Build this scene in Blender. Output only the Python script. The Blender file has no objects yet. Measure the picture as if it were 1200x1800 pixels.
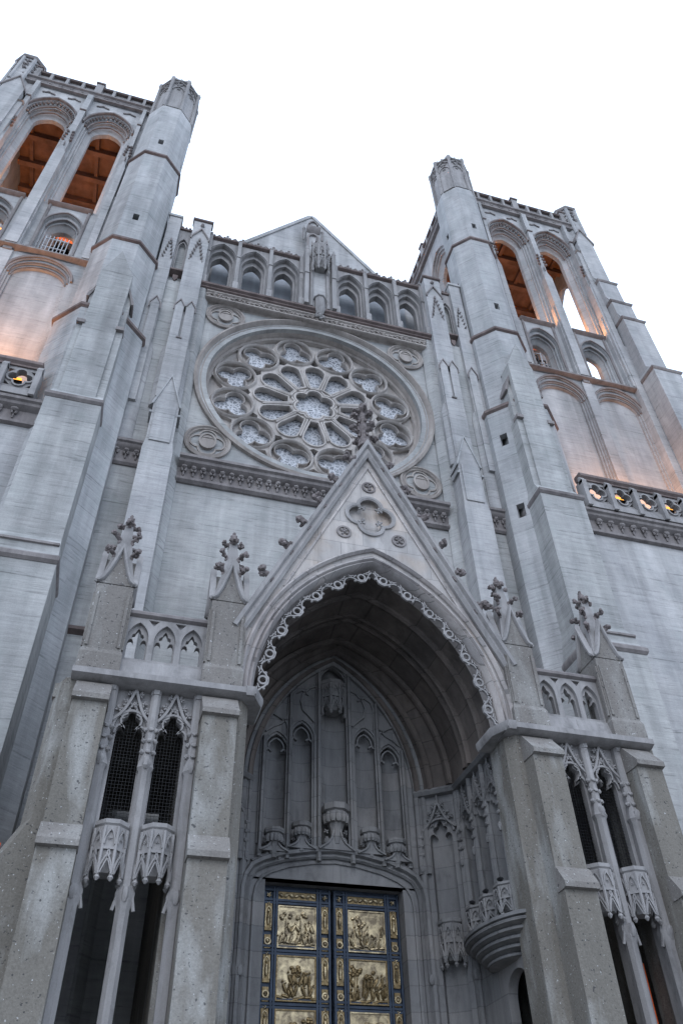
import bpy, bmesh, math, random
from mathutils import Vector, Matrix, noise
from mathutils.geometry import tessellate_polygon
R = math.radians
random.seed(7)
sc = bpy.context.scene
COL = sc.collection
V = Vector
X, Y, Z = V((1, 0, 0)), V((0, 1, 0)), V((0, 0, 1))

# ------------------------------------------------------------------ kit
class Frame:
    """local (a along the wall, d into the wall, b up) -> world"""
    def __init__(s, o=(0, 0, 0), ang=0.0):
        s.o = V(o); s.u = V((math.cos(ang), math.sin(ang), 0)); s.w = V((-math.sin(ang), math.cos(ang), 0))
    def __call__(s, a, d, b): return s.o + s.u * a + s.w * d + Z * b
FRONT = Frame()

def arc(cx, cz, r, t0, t1, n):
    return [(cx + r * math.cos(t0 + (t1 - t0) * i / n), cz + r * math.sin(t0 + (t1 - t0) * i / n)) for i in range(n + 1)]
def circle(cx, cz, r, n=40, t0=0.0):
    return [(cx + r * math.cos(t0 + 2 * math.pi * i / n), cz + r * math.sin(t0 + 2 * math.pi * i / n)) for i in range(n)]
def pointed(cx, a, z0, h, n=12, leg=None):
    """two-centred arch, left spring -> apex -> right spring, with legs down to leg"""
    r = (a * a + h * h) / (2 * a)
    if r < a: r = a
    c = r - a
    t = math.acos(max(-1, min(1, c / r)))
    k = h / (r * math.sin(t)) if math.sin(t) > 1e-6 else 1
    right = [(cx - c + r * math.cos(t * i / n), z0 + k * r * math.sin(t * i / n)) for i in range(n + 1)]
    left = [(2 * cx - x, z) for x, z in right]
    p = left + right[::-1][1:]
    if leg is not None: p = [(cx - a, leg)] + p + [(cx + a, leg)]
    return p
def foils(cx, cz, rc, rl, n, t0, seg=9):
    """outline of n lobes of radius rl whose centres sit on a circle rc"""
    pts = []
    half = math.pi / n
    # intersection of neighbouring lobes
    m = rc * math.cos(half); q = rl * rl - (rc * math.sin(half)) ** 2
    ri = m + math.sqrt(max(q, 0))
    for k in range(n):
        t = t0 + 2 * math.pi * k / n
        lx, lz = rc * math.cos(t), rc * math.sin(t)
        p0 = (ri * math.cos(t - half) - lx, ri * math.sin(t - half) - lz)
        a0 = math.atan2(p0[1], p0[0]) - t
        while a0 > 0: a0 -= 2 * math.pi
        while a0 < -2 * math.pi: a0 += 2 * math.pi
        for i in range(seg):
            s = a0 + (-2 * a0) * (i + .02) / seg
            pts.append((cx + lx + rl * math.cos(t + s), cz + lz + rl * math.sin(t + s)))
    return pts
def trefoil_light(cx, hw, z0, zs, ztop, n=6):
    """lancet opening with a cusped trefoil head"""
    h = ztop - zs
    P = [(cx - hw, z0), (cx - hw, zs)]
    P += [(cx - hw + hw * .30 * (1 - math.cos(t)), zs + h * .26 * math.sin(t)) for t in [math.pi * i / n for i in range(1, n)]]
    P += [(cx - hw * .40, zs + h * .06)]
    left = [(-.40, .06), (-.48, .22), (-.60, .34), (-.66, .46), (-.58, .58), (-.42, .63), (-.30, .66), (-.26, .76), (-.16, .88), (0, 1)]
    P += [(cx + hw * a, zs + h * b) for a, b in left[1:]]
    Q = [(2 * cx - x, z) for x, z in P[:-1]]
    return P + Q[::-1]

class MB:
    def __init__(s, frame=None): s.v = []; s.f = []; s.F = frame or FRONT
    def add(s, vs, fs):
        o = len(s.v); s.v += [tuple(q) for q in vs]; s.f += [tuple(i + o for i in q) for q in fs]
    def box(s, a0, a1, d0, d1, b0, b1):
        P = [s.F(a, d, b) for b in (b0, b1) for d in (d0, d1) for a in (a0, a1)]
        s.add(P, [(0, 1, 5, 4), (1, 3, 7, 5), (3, 2, 6, 7), (2, 0, 4, 6), (4, 5, 7, 6), (0, 2, 3, 1)])
    def rings(s, rs, cap=True, loop=False):
        n = len(rs[0]); vs = [p for r in rs for p in r]; fs = []
        m = len(rs)
        for i in range(m if loop else m - 1):
            j = (i + 1) % m
            for k in range(n):
                l = (k + 1) % n
                fs.append((i * n + k, i * n + l, j * n + l, j * n + k))
        if cap and not loop: fs += [tuple(range(n))[::-1], tuple((m - 1) * n + k for k in range(n))]
        s.add(vs, fs)
    def prism(s, pts, d0, d1):            # outline in (a,b), run along d
        s.rings([[s.F(a, d0, b) for a, b in pts], [s.F(a, d1, b) for a, b in pts]])
    def run(s, prof, a0, a1):             # profile in (d,b), run along a
        s.rings([[s.F(a0, d, b) for d, b in prof], [s.F(a1, d, b) for d, b in prof]])
    def tower(s, secs):                   # list of (outline in (a,d), b)
        s.rings([[s.F(a, d, b) for a, d in o] for o, b in secs])
    def plate(s, outer, holes, d0, d1):
        loops = [outer] + list(holes)
        tri = tessellate_polygon([[V((a, b, 0)) for a, b in l] for l in loops])
        flat = [p for l in loops for p in l]; n = len(flat)
        vs = [s.F(a, d0, b) for a, b in flat] + [s.F(a, d1, b) for a, b in flat]
        fs = []
        for t in tri:
            fs.append(tuple(t)); fs.append(tuple(i + n for i in t[::-1]))
        o = 0
        for l in loops:
            m = len(l)
            for k in range(m): q = (k + 1) % m; fs.append((o + k, o + q, n + o + q, n + o + k))
            o += m
        s.add(vs, fs)
    def sweep(s, path, prof, closed=False):
        """moulding: path in (a,b); profile (o,d), o = offset to the left of travel"""
        n = len(path); rs = []
        for i in range(n):
            p = V(path[i])
            pa = V(path[(i - 1) % n]) if (closed or i > 0) else None
            pb = V(path[(i + 1) % n]) if (closed or i < n - 1) else None
            t1 = (p - pa).normalized() if pa is not None else (pb - p).normalized()
            t2 = (pb - p).normalized() if pb is not None else t1
            n1 = V((-t1.y, t1.x)); n2 = V((-t2.y, t2.x)); m = (n1 + n2)
            m = m.normalized() if m.length > 1e-6 else n1
            k = 1 / max(.35, m.dot(n1)); m = m * k
            rs.append([s.F(p.x + m.x * o, d, p.y + m.y * o) for o, d in prof])
        s.rings(rs, loop=closed)
    def lathe(s, a, d, prof, n=10, t0=0.0, half=False):  # prof (r,b)
        m = n
        s.rings([[s.F(a + r * math.cos(t0 + 2 * math.pi * k / n), d + r * math.sin(t0 + 2 * math.pi * k / n), b) for k in range(m)] for r, b in prof])
    def tube(s, p, q, r, n=6):            # world points
        p, q = V(p), V(q); t = (q - p).normalized(); x = t.orthogonal().normalized(); y = t.cross(x)
        s.rings([[c + (x * math.cos(2 * math.pi * k / n) + y * math.sin(2 * math.pi * k / n)) * r for k in range(n)] for c in (p, q)])
    def lump(s, c, ax, r, n=7, m=5, jit=.16):    # world centre, long axis vector (length = half length), radius
        c = V(c); ax = V(ax); t = ax.normalized(); x = t.orthogonal().normalized(); y = t.cross(x); L = ax.length
        rs = []
        for i in range(1, m):
            h = math.pi * i / m; q = []
            for k in range(n):
                j = 1 + random.uniform(-jit, jit)
                q.append(c - t * math.cos(h) * L + (x * math.cos(2 * math.pi * k / n) + y * math.sin(2 * math.pi * k / n)) * r * math.sin(h) * j)
            rs.append(q)
        s.rings(rs)
    def crocket(s, p, out, size):         # a curling carved leaf springing from p
        p = V(p); o = V(out).normalized(); up = Z - o * o.z
        up = up.normalized() if up.length > .1 else X
        sd = o.cross(up)
        s.lump(p + o * size * .32 - up * size * .02, o * size * .42 + up * size * .08, size * .16, jit=.25)
        s.lump(p + o * size * .10 - up * size * .22, -up * size * .28 + o * size * .06, size * .13, jit=.25)
        for k in range(7):
            q = p + o * size * random.uniform(.30, .86) + up * size * random.uniform(-.10, .26) + sd * size * random.uniform(-.22, .22)
            s.lump(q, (o * random.uniform(-.3, .3) + up * random.uniform(.4, 1) + sd * random.uniform(-.5, .5)).normalized() * size * random.uniform(.15, .24), size * random.uniform(.10, .16), 6, 4, .3)
        s.lump(p + o * size * .76 + up * size * .10, up * size * .22 - o * size * .05, size * .2, jit=.25)
    def bud(s, p, size):                  # finial top: ring of curled leaves and a bud
        p = V(p)
        for k in range(4):
            t = math.pi / 2 * k
            s.crocket(p, V((math.cos(t), math.sin(t), .12)), size * .66)
        for k in range(4):
            t = math.pi / 2 * k + math.pi / 4
            s.crocket(p + Z * size * .16, V((math.cos(t), math.sin(t), .35)), size * .36)
        s.lump(p + Z * size * .46, Z * size * .34, size * .21, 8, 6, .12)
        for k in range(5): s.lump(p + Z * size * (.25 + .12 * k), V((math.cos(k * 2.4), math.sin(k * 2.4), 0)) * size * .22, size * .07)
        s.lump(p + Z * size * .86, Z * size * .15, size * .09)
        s.lump(p - Z * size * .05, Z * size * .16, size * .24)
    def flower(s, a, d, b, r, n=5):       # low carved rosette / leaf boss on the wall
        c = s.F(a, d, b); w = -s.F.w
        for k in range(n):
            t = 2 * math.pi * k / n + random.random()
            q = c + s.F.u * math.cos(t) * r * .55 + Z * math.sin(t) * r * .55
            s.lump(q, (s.F.u * math.cos(t) + Z * math.sin(t)) * r * .42 + w * r * .15, r * .28)
        s.lump(c + w * r * .12, w * r * .22, r * .26)
    def build(s, name, m, parent=None, side=1, auto=38, smooth=True):
        me = bpy.data.meshes.new(name)
        vs = s.v if side == 1 else [(-x, y, z) for x, y, z in s.v]
        me.from_pydata(vs, [], s.f); 
        bm = bmesh.new(); bm.from_mesh(me); bmesh.ops.recalc_face_normals(bm, faces=bm.faces); bm.to_mesh(me); bm.free()
        me.materials.append(m)
        if smooth:
            me.polygons.foreach_set('use_smooth', [True] * len(me.polygons)); me.set_sharp_from_angle(angle=R(auto))
        o = bpy.data.objects.new(name, me); COL.objects.link(o)
        if parent: o.parent = parent
        return o

def islands(mb):
    p = list(range(len(mb.v)))
    def f(i):
        while p[i] != i: p[i] = p[p[i]]; i = p[i]
        return i
    for q in mb.f:
        a = f(q[0])
        for k in q[1:]: p[f(k)] = a
    out = {}
    for q in mb.f: out.setdefault(f(q[0]), []).append(q)
    for fs in out.values():
        m = MB(); ids = sorted({i for q in fs for i in q}); ix = {v: k for k, v in enumerate(ids)}
        m.v = [mb.v[i] for i in ids]; m.f = [tuple(ix[i] for i in q) for q in fs]; yield m
def parts(mb, name, m, parent, side=1, **k):     # every separate piece a part of its own
    return [mi.build(name, m, parent, side, **k) for mi in islands(mb)]
def tag(o, label=None, cat=None, group=None, kind=None):
    for k, v in (('label', label), ('category', cat), ('group', group), ('kind', kind)):
        if v: o[k] = v
    return o
def empty(name, loc=(0, 0, 0), parent=None):
    o = bpy.data.objects.new(name, None); o.location = loc; o.empty_display_size = .3; COL.objects.link(o)
    if parent: o.parent = parent
    return o
def copy_tree(o, parent=None):
    c = o.copy(); COL.objects.link(c)
    if parent: c.parent = parent
    for ch in list(o.children): copy_tree(ch, c)
    return c

# ------------------------------------------------------------------ materials
class NT:
    def __init__(s, name):
        s.m = bpy.data.materials.new(name); s.m.use_nodes = True; s.t = s.m.node_tree; s.t.nodes.clear()
        s.out = s.t.nodes.new('ShaderNodeOutputMaterial'); s.p = s.t.nodes.new('ShaderNodeBsdfPrincipled')
        s.t.links.new(s.p.outputs[0], s.out.inputs[0])
        s.pos = s.t.nodes.new('ShaderNodeNewGeometry').outputs['Position']
    def n(s, typ, ins=None, **kw):
        k = s.t.nodes.new('ShaderNode' + typ)
        for a, b in kw.items(): setattr(k, a, b)
        for a, b in (ins or {}).items(): s.set(k.inputs[a], b)
        return k
    def set(s, sock, v):
        if isinstance(v, bpy.types.NodeSocket): s.t.links.new(v, sock)
        else: sock.default_value = v
    def map(s, sc_, loc=(0, 0, 0), src=None): return s.n('Mapping', {'Vector': src or s.pos, 'Scale': sc_, 'Location': loc}).outputs[0]
    def noise(s, sc_=(1, 1, 1), scale=1, detail=5, rough=.55, loc=(0, 0, 0), dist=0):
        return s.n('TexNoise', {'Vector': s.map(sc_, loc), 'Scale': scale, 'Detail': detail, 'Roughness': rough, 'Distortion': dist}).outputs['Fac']
    def ramp(s, fac, a, b, lo=0., hi=1.):
        return s.n('MapRange', {'Value': fac, 'From Min': a, 'From Max': b, 'To Min': lo, 'To Max': hi}).outputs[0]
    def math(s, op, a, b=None, c=None):
        k = s.n('Math', operation=op); s.set(k.inputs[0], a)
        if b is not None: s.set(k.inputs[1], b)
        if c is not None: s.set(k.inputs[2], c)
        return k.outputs[0]
    def mix(s, f, a, b, mode='MIX'):
        k = s.n('Mix', data_type='RGBA', blend_type=mode); s.set(k.inputs[0], f); s.set(k.inputs[6], a); s.set(k.inputs[7], b); return k.outputs[2]
    def val(s, c, f):   # multiply colour by a value
        g = s.n('CombineColor', {0: f, 1: f, 2: f}).outputs[0]
        return s.mix(1.0, c, g, 'MULTIPLY')
    def done(s, col, rough=.85, bump=None, strength=.3, dist=.02, metal=0., spec=.3):
        s.set(s.p.inputs['Base Color'], col); s.set(s.p.inputs['Roughness'], rough); s.set(s.p.inputs['Metallic'], metal)
        s.p.inputs['Specular IOR Level'].default_value = spec
        if bump is not None:
            b = s.n('Bump', {'Strength': strength, 'Distance': dist, 'Height': bump}); s.t.links.new(b.outputs[0], s.p.inputs['Normal'])
        return s.m
def c4(r, g, b): return (r, g, b, 1)

def m_concrete(name, ca, cb, lines=.5, seed=0.):
    t = NT(name)
    wob = t.noise((.5, .5, .5), 1, 3, loc=(seed, 3, 1))
    z = t.n('SeparateXYZ', {0: t.pos}).outputs[2]
    zz = t.math('MULTIPLY_ADD', wob, .16, z)
    boards = t.noise((.8, .8, 9), 1, 5, .6, loc=(seed, 0, 0))
    dash = t.noise((1.1, 1.1, 13), 1, 3, .55, loc=(0, seed, 4))
    streak = t.noise((1.8, 1.8, .14), 1, 5, .62, loc=(0, seed, 5))
    blot = t.noise((.30, .30, .26), 1, 6, .62, loc=(seed, 7, 2), dist=.8)
    mid = t.noise((1.3, 1.3, 1.0), 1, 5, .65, loc=(2, seed, 2), dist=.4)
    grain = t.noise((1, 1, 1), 26, 4, .7)
    lf = t.math('FRACT', t.math('MULTIPLY', zz, .78))
    lift = t.math('MULTIPLY', t.math('LESS_THAN', lf, .030), t.ramp(mid, .42, .62))
    tone = t.n('TexWhiteNoise', {'W': t.math('FLOOR', t.math('MULTIPLY', zz, .78))}, noise_dimensions='1D').outputs['Value']
    col = t.mix(t.ramp(blot, .36, .66), c4(*ca), c4(*cb))
    col = t.mix(t.ramp(mid, .48, .70, 0, .5), col, c4(cb[0] * .92, cb[1] * .97, cb[2] * .95))
    run = t.noise((.9, .9, .045), 1, 4, .6, loc=(9, seed, 1))
    f = t.math('MULTIPLY', t.ramp(streak, .30, .72, .80, 1.13), t.ramp(grain, .2, .8, .90, 1.10))
    f = t.math('MULTIPLY', f, t.ramp(run, .52, .66, 1.0, .80))
    f = t.math('MULTIPLY', f, t.ramp(mid, .30, .48, 1.12, 1.0))
    f = t.math('MULTIPLY', f, t.ramp(boards, .32, .66, 1 - .10 * lines, 1 + .10 * lines))
    f = t.math('MULTIPLY', f, t.ramp(dash, .60, .69, 1, 1 - .30 * lines))
    f = t.math('MULTIPLY', f, t.ramp(lift, 0, 1, 1, .66))
    f = t.math('MULTIPLY', f, t.ramp(tone, 0, 1, .95, 1.06))
    h = t.math('ADD', t.math('MULTIPLY', dash, -.8 * lines), t.math('ADD', t.math('MULTIPLY', boards, .4 * lines), t.math('MULTIPLY', grain, .25)))
    return t.done(t.val(col, f), .9, h, .4, .04, spec=.15)
def m_stone(name, ca, cb, joint=0., seed=0., wid=.9, mort=.62, warm=0.):
    t = NT(name)
    blot = t.noise((.8, .8, .5), 1, 6, .62, loc=(seed, 0, 3), dist=.5)
    streak = t.noise((3.5, 3.5, .35), 1, 5, .65, loc=(1, seed, 0))
    grain = t.noise((1, 1, 1), 40, 3, .7)
    col = t.mix(t.ramp(blot, .36, .66), c4(*ca), c4(*cb))
    soot = t.noise((2.2, 2.2, 1.2), 1, 6, .7, loc=(5, 1, seed), dist=.5)
    if warm: col = t.mix(t.ramp(t.noise((.9, .9, .8), 1, 3, .5, loc=(1.5, 0, 2.)), .50, .66, 0, warm), col, c4(.44, .36, .30))
    f = t.math('MULTIPLY', t.ramp(streak, .3, .75, .74, 1.16), t.ramp(grain, .2, .8, .90, 1.10))
    f = t.math('MULTIPLY', f, t.ramp(soot, .52, .70, 1.04, .72))
    h = t.math('ADD', t.math('MULTIPLY', grain, .4), blot)
    if joint:
        s3 = t.n('SeparateXYZ', {0: t.pos})
        uv = t.n('CombineXYZ', {0: t.math('ADD', s3.outputs[0], t.math('MULTIPLY', s3.outputs[1], .9)), 1: s3.outputs[2], 2: 0.}).outputs[0]
        bk = t.n('TexBrick', {'Vector': uv, 'Color1': c4(.88, .89, .90), 'Color2': c4(1.10, 1.07, 1.04), 'Mortar': c4(mort, mort, mort), 'Scale': 1.0,
                              'Mortar Size': .012, 'Mortar Smooth': .3, 'Brick Width': wid, 'Row Height': joint})
        col = t.mix(1.0, col, bk.outputs['Color'], 'MULTIPLY')
    return t.done(t.val(col, f), .88, h, .35, .02, spec=.15)
def m_aggregate(name, ca, cb, wash_=.8):
    t = NT(name)
    blot = t.noise((.8, .8, .30), 1, 6, .62, dist=.8)
    wash = t.noise((1.5, 1.5, .42), 1, 5, .6, loc=(4.2, 9, 1.3), dist=.25)
    fine = t.noise((1, 1, 1), 30, 4, .75)
    pit = t.noise((1, 1, 1.3), 15, 2, .5, loc=(3, 0, 0))
    pit2 = t.noise((1, 1, 1), 24, 2, .5, loc=(0, 8, 0))
    col = t.mix(t.ramp(blot, .36, .66), c4(*ca), c4(*cb))
    col = t.mix(t.ramp(wash, .50, .66, 0, wash_), col, c4(.34, .335, .32))
    col = t.val(col, t.ramp(fine, .25, .75, .74, 1.24))
    col = t.mix(t.ramp(pit, .66, .70, 0, .75), col, c4(.04, .04, .045))
    col = t.mix(t.ramp(pit2, .70, .73, 0, .75), col, c4(.55, .55, .55))
    h = t.math('ADD', t.math('MULTIPLY', fine, .5), t.math('MULTIPLY', pit, -.6))
    return t.done(col, .92, h, .45, .02, spec=.12)
def m_plain(name, c, rough=.6, metal=0., var=.15, scale=4., spec=.3):
    t = NT(name); b = t.noise((1, 1, 1), scale, 5, .6)
    return t.done(t.val(c4(*c), t.ramp(b, .3, .7, 1 - var, 1 + var)), rough, b, .15, .01, metal, spec)

CONC = m_concrete('board_marked_concrete', (.40, .395, .385), (.30, .30, .298), .9)
CONC_T = m_concrete('tower_concrete', (.435, .425, .42), (.325, .322, .328), .75, 11.)
CONC_D = m_concrete('turret_concrete', (.405, .40, .40), (.31, .312, .315), .8, 23.)
TRIM = m_stone('weathered_trim_stone', (.26, .238, .232), (.18, .162, .16))
TRIM2 = m_stone('brown_trim_stone', (.19, .152, .142), (.12, .093, .088), seed=5.)
TRAC = m_stone('pale_tracery_stone', (.47, .435, .41), (.36, .33, .31), seed=9.)
CAST = m_stone('cast_stone', (.33, .315, .31), (.25, .24, .238), seed=2.)
ROSE = m_stone('rose_tracery_stone', (.37, .335, .31), (.27, .24, .222), seed=9.)
GABLE = m_stone('gable_ashlar', (.46, .435, .42), (.36, .34, .33), .72, seed=3., wid=1.15, mort=.72, warm=.7)
MOULD = m_stone('arch_moulding_stone', (.42, .395, .385), (.30, .275, .27), 1.1, seed=4., wid=.7, mort=.6)
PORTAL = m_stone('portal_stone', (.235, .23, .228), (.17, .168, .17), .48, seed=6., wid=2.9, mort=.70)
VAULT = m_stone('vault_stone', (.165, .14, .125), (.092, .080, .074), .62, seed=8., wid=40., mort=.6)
AGG = m_aggregate('exposed_aggregate_concrete', (.198, .182, .160), (.150, .139, .122))
PINN = m_aggregate('pinnacle_aggregate', (.215, .198, .183), (.165, .153, .142), .45)
DARK = m_plain('dark_carved_stone', (.17, .148, .145), .9, var=.45, scale=9., spec=.1)
IRON = m_plain('dark_iron', (.03, .03, .033), .6, .4)
WHITE = m_plain('white_painted_rail', (.42, .43, .45), .5)
BLUEFR = m_plain('blue_black_bronze_frame', (.035, .048, .072), .5, .2, .3)
ORANGE = m_plain('orange_banner_cloth', (.75, .11, .015), .8, var=.1)
WOOD = m_plain('dark_belfry_ceiling', (.19, .115, .09), .85, var=.45, scale=1.2)
LEAD = m_concrete('smooth_roof_panel', (.40, .42, .45), (.30, .32, .35), .35, 31.)
BRONZE_BELL = m_plain('bell_bronze', (.05, .052, .055), .4, .8)
STEEL = m_plain('brown_painted_steel', (.16, .07, .06), .6)
PAVE = m_aggregate('plaza_paving', (.20, .195, .185), (.15, .148, .14))
def m_gold():
    t = NT('gilded_bronze')
    b = t.noise((1, 1, 1), 5.5, 6, .62, dist=.4); f = t.noise((1, 1, 1), 30, 4, .7)
    col = t.mix(t.ramp(b, .36, .60), c4(.60, .485, .30), c4(.19, .15, .10))
    return t.done(col, .46, f, .5, .01, .85, .5)
GOLD = m_gold()
GOLD_D = m_plain('tarnished_gilt', (.20, .145, .075), .5, .75, .5, 20.)
def m_glass():
    t = NT('leaded_rose_glass')
    p = t.map((1, 1, 1))
    vo = t.n('TexVoronoi', {'Vector': p, 'Scale': 5.6, 'Randomness': 1.0}, feature='DISTANCE_TO_EDGE')
    vo2 = t.n('TexVoronoi', {'Vector': t.map((1, 1, 1.9), (3, 1, 2)), 'Scale': 3.6, 'Randomness': .9}, feature='DISTANCE_TO_EDGE')
    vc = t.n('TexVoronoi', {'Vector': p, 'Scale': 5.6, 'Randomness': 1.0})
    cell = t.n('SeparateColor', {0: vc.outputs['Color']}).outputs[0]
    big = t.noise((1, 1, 1), 1.1, 3)
    line = t.math('MAXIMUM', t.math('LESS_THAN', vo.outputs['Distance'], .085), t.math('LESS_THAN', vo2.outputs['Distance'], .045))
    col = t.mix(cell, c4(.12, .125, .14), c4(.27, .28, .30))
    col = t.mix(t.ramp(big, .35, .65, .55, 1.), col, t.mix(line, col, c4(.55, .555, .58)))
    return t.done(col, .25, t.math('ADD', line, cell), .3, .02, 0., .5)
GLASS = m_glass()
def m_emit(name, c, s):
    t = NT(name); t.set(t.p.inputs['Base Color'], c4(*c)); t.set(t.p.inputs['Emission Color'], c4(*c)); t.p.inputs['Emission Strength'].default_value = s
    return t.m
LAMP = m_emit('lit_sodium_lamp', (1.0, .42, .06), 2.2)

# ------------------------------------------------------------------ the place
g = MB(); g.box(-400, 400, -400, 400, -.5, 0.)
tag(g.build('ground', PAVE, smooth=False), kind='structure')
CATH = empty('cathedral')
tag(CATH, 'grey gothic cathedral front with twin towers, rose window and gabled entrance porch', 'cathedral')
def part(mb, name, m, parent=CATH, side=1, **k): return mb.build(name, m, parent, side, **k)
SIDES = (1, -1)

# --- steps in front of the doors (below the picture)
g = MB()
for i in range(13): g.box(-9 - .0 * i, 9, -12.6 + .34 * i, -1.2, .17 * i + (.002 if i else -.1), .17 * (i + 1))
part(g, 'entrance_stairs', PAVE, smooth=False)

# --- central wall round the rose window
ZR = 27.12
g = MB(); g.plate([(-5.2, .0), (5.2, .0), (5.2, 32.9), (-5.2, 32.9)], [circle(0, ZR, 4.5, 96)], 0, .7)
part(g, 'nave_wall', CONC, smooth=False)
g = MB(); g.box(-7.2, 7.2, 1.6, 9, 0, 36.5); part(g, 'nave_body', CONC, smooth=False)

# --- rose window
g = MB()
ring = [(0, .02), (0, -.16), (-.10, -.2), (-.16, -.12), (-.22, .02), (-.30, -.02), (-.36, .05), (-.40, .2), (-.47, .16), (-.53, .24), (-.56, .42), (-.66, .46), (-.66, .7), (.0, .7)]
ring = [(-o, d) for o, d in ring]
g.sweep([(5.0 * math.cos(2 * math.pi * i / 120), ZR + 5.0 * math.sin(2 * math.pi * i / 120)) for i in range(120)], [(o, d) for o, d in ring], closed=True)
rose = part(g, 'rose_window', ROSE)
RW = 4.42
g = MB(); holes = []; rims = []; deep = []
for k in range(12):
    t = math.pi / 2 + math.pi / 12 + k * math.pi / 6
    cx, cz = 3.44 * math.cos(t), ZR + 3.44 * math.sin(t)
    holes.append(circle(cx, cz, .79, 36)); rims.append((circle(cx, cz, .835, 36), .062))
    deep.append((cx, cz, t))
    p = math.pi / 2 + k * math.pi / 6
    loc = [(1.08, -.18), (1.95, -.435)]
    end = [(2.06 + .475 * math.cos(a), .475 * math.sin(a)) for a in [R(-75 + 150 * i / 10) for i in range(11)]]
    pts = loc + end + [(1.95, .435), (1.08, .18)]
    pet = [(r * math.cos(p) - q * math.sin(p), ZR + r * math.sin(p) + q * math.cos(p)) for r, q in pts]
    holes.append(pet); rims.append((pet, .04))
    tri = []
    for rr, da in ((4.31, -9.2), (4.33, -4), (4.34, 0), (4.33, 4), (4.31, 9.2), (4.05, 4.6), (3.84, 1.6), (3.76, 0), (3.84, -1.6), (4.05, -4.6)):
        a = p + R(da); tri.append((rr * math.cos(a), ZR + rr * math.sin(a)))
    holes.append(tri)
    tri = []
    for rr, da in ((2.64, 0), (2.76, -4.2), (2.96, -2.5), (3.14, 0), (2.96, 2.5), (2.76, 4.2)):
        a = p + R(da); tri.append((rr * math.cos(a), ZR + rr * math.sin(a)))
    holes.append(tri)
hexa = foils(0, ZR, .56, .35, 6, math.pi / 2)
holes.append(hexa); rims.append((hexa, .05)); rims.append((foils(0, ZR, .61, .43, 6, math.pi / 2), .05))
g.plate(circle(0, ZR, RW, 120), holes, .50, .72)
for path, w in rims:
    g.sweep(path, [(-w, .50), (-w * .7, .43), (0, .39 if w > .061 else .43), (w * .7, .43), (w, .50)], closed=True)
for k in range(12):
    a = math.pi / 2 + math.pi / 12 + k * math.pi / 6
    ca, sa = math.cos(a), math.sin(a)
    g.tube((1.0 * ca, .45, ZR + 1.0 * sa), (2.2 * ca, .45, ZR + 2.2 * sa), .05, 8)
    g.lump((1.02 * ca, .43, ZR + 1.02 * sa), (.06 * ca, 0, .06 * sa), .085)
for k in range(12):
    p = math.pi / 2 + k * math.pi / 6
    g.prism([(rr * math.cos(p + R(da)), ZR + rr * math.sin(p + R(da))) for rr, da in ((4.36, -10), (4.38, 0), (4.36, 10), (4.02, 5.4), (3.72, 1.4), (3.72, -1.4), (4.02, -5.4))], .66, .715)
part(g, 'stone_tracery', TRAC, rose)
for cx, cz, t in deep:
    g = MB(); tre = foils(cx, cz, .375, .375, 3, t)
    g.plate(circle(cx, cz, .80, 30), [tre], .67, .735)
    g.sweep(foils(cx, cz, .375, .39, 3, t), [(-.028, .70), (-.022, .53), (0, .505), (.022, .53), (.028, .70)], closed=True)
    part(g, 'trefoil_tracery', TRAC, rose)
g = MB(); g.plate(circle(0, ZR, RW + .05, 64), [], .75, .79); part(g, 'stained_glass', GLASS, rose, smooth=False)

# --- four roundels with shields
for s in SIDES:
    for cz in (31.2, 23.1):
        g = MB(); cx = 4.08
        g.sweep(circle(cx, cz, .83, 48), [(-.02, .02), (-.02, -.10), (.05, -.13), (.10, -.06), (.16, -.09), (.20, .02)], closed=True)
        r = part(g, 'roundel', ROSE, side=s)
        g = MB()
        g.sweep(foils(cx, cz, .32, .31, 4, 0, 10), [(-.03, .01), (-.03, -.05), (.03, -.05), (.03, .01)], closed=True)
        part(g, 'quatrefoil_moulding', ROSE, r, s)
        g = MB()
        sh = [(cx - .24, cz + .30), (cx + .24, cz + .30), (cx + .27, cz - .05), (cx + .2, cz - .26), (cx, cz - .40), (cx - .2, cz - .26), (cx - .27, cz - .05)]
        sh = circle(cx, cz, .3, 20)
        sh = [(a * 1.0 + cx * 0, cz + (b - cz) * 1.28) for a, b in sh]
        g.prism(sh, -.10, .01)
        g.sweep(sh, [(-.02, -.09), (-.02, -.14), (.05, -.14), (.05, -.09)], closed=True)
        g.box(cx - .27, cx + .27, -.125, -.09, cz + .16, cz + .20)
        part(g, 'shield', ROSE, r, s)

# --- cornices
def bracket_cornice(mb, a0, a1, d, zt, step=.33, lo=1.05, proj=.5):
    """zt = top; d = wall plane"""
    p = proj
    mb.run([(d + .02, zt + .12), (d - p * .6, zt + .04), (d - p, zt - .04), (d - p, zt - .16), (d - p * .80, zt - .2), (d - p * .74, zt - .30), (d - p * .55, zt - .36), (d - p * .28, zt - .42), (d - p * .22, zt - .75),
            (d - p * .2, zt - .82), (d - p * .36, zt - .86), (d - p * .36, zt - .97), (d - p * .16, zt - lo), (d + .02, zt - lo)], a0, a1)
def bracket_leaves(a0, a1, d, zt, parent, step=.33, proj=.5, side=1):
    n = max(1, round((a1 - a0) / step)); st = (a1 - a0) / n; p = proj
    for i in range(n):
        a = a0 + st * (i + .5); mb = MB()
        mb.lump(mb.F(a, d - p * .50, zt - .46), X * st * .30, .085)
        mb.lump(mb.F(a - .06, d - p * .42, zt - .54), Z * .10 + X * -.02, .05)
        mb.lump(mb.F(a + .06, d - p * .42, zt - .54), Z * .10 + X * .02, .05)
        mb.lump(mb.F(a, d - p * .32, zt - .68), Z * .14, .035)
        mb.build('carved_bracket', TRIM, parent, side)
g = MB(); bracket_cornice(g, -4.95, 4.95, 0, 21.9); c1 = part(g, 'lower_cornice', TRIM)
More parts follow.
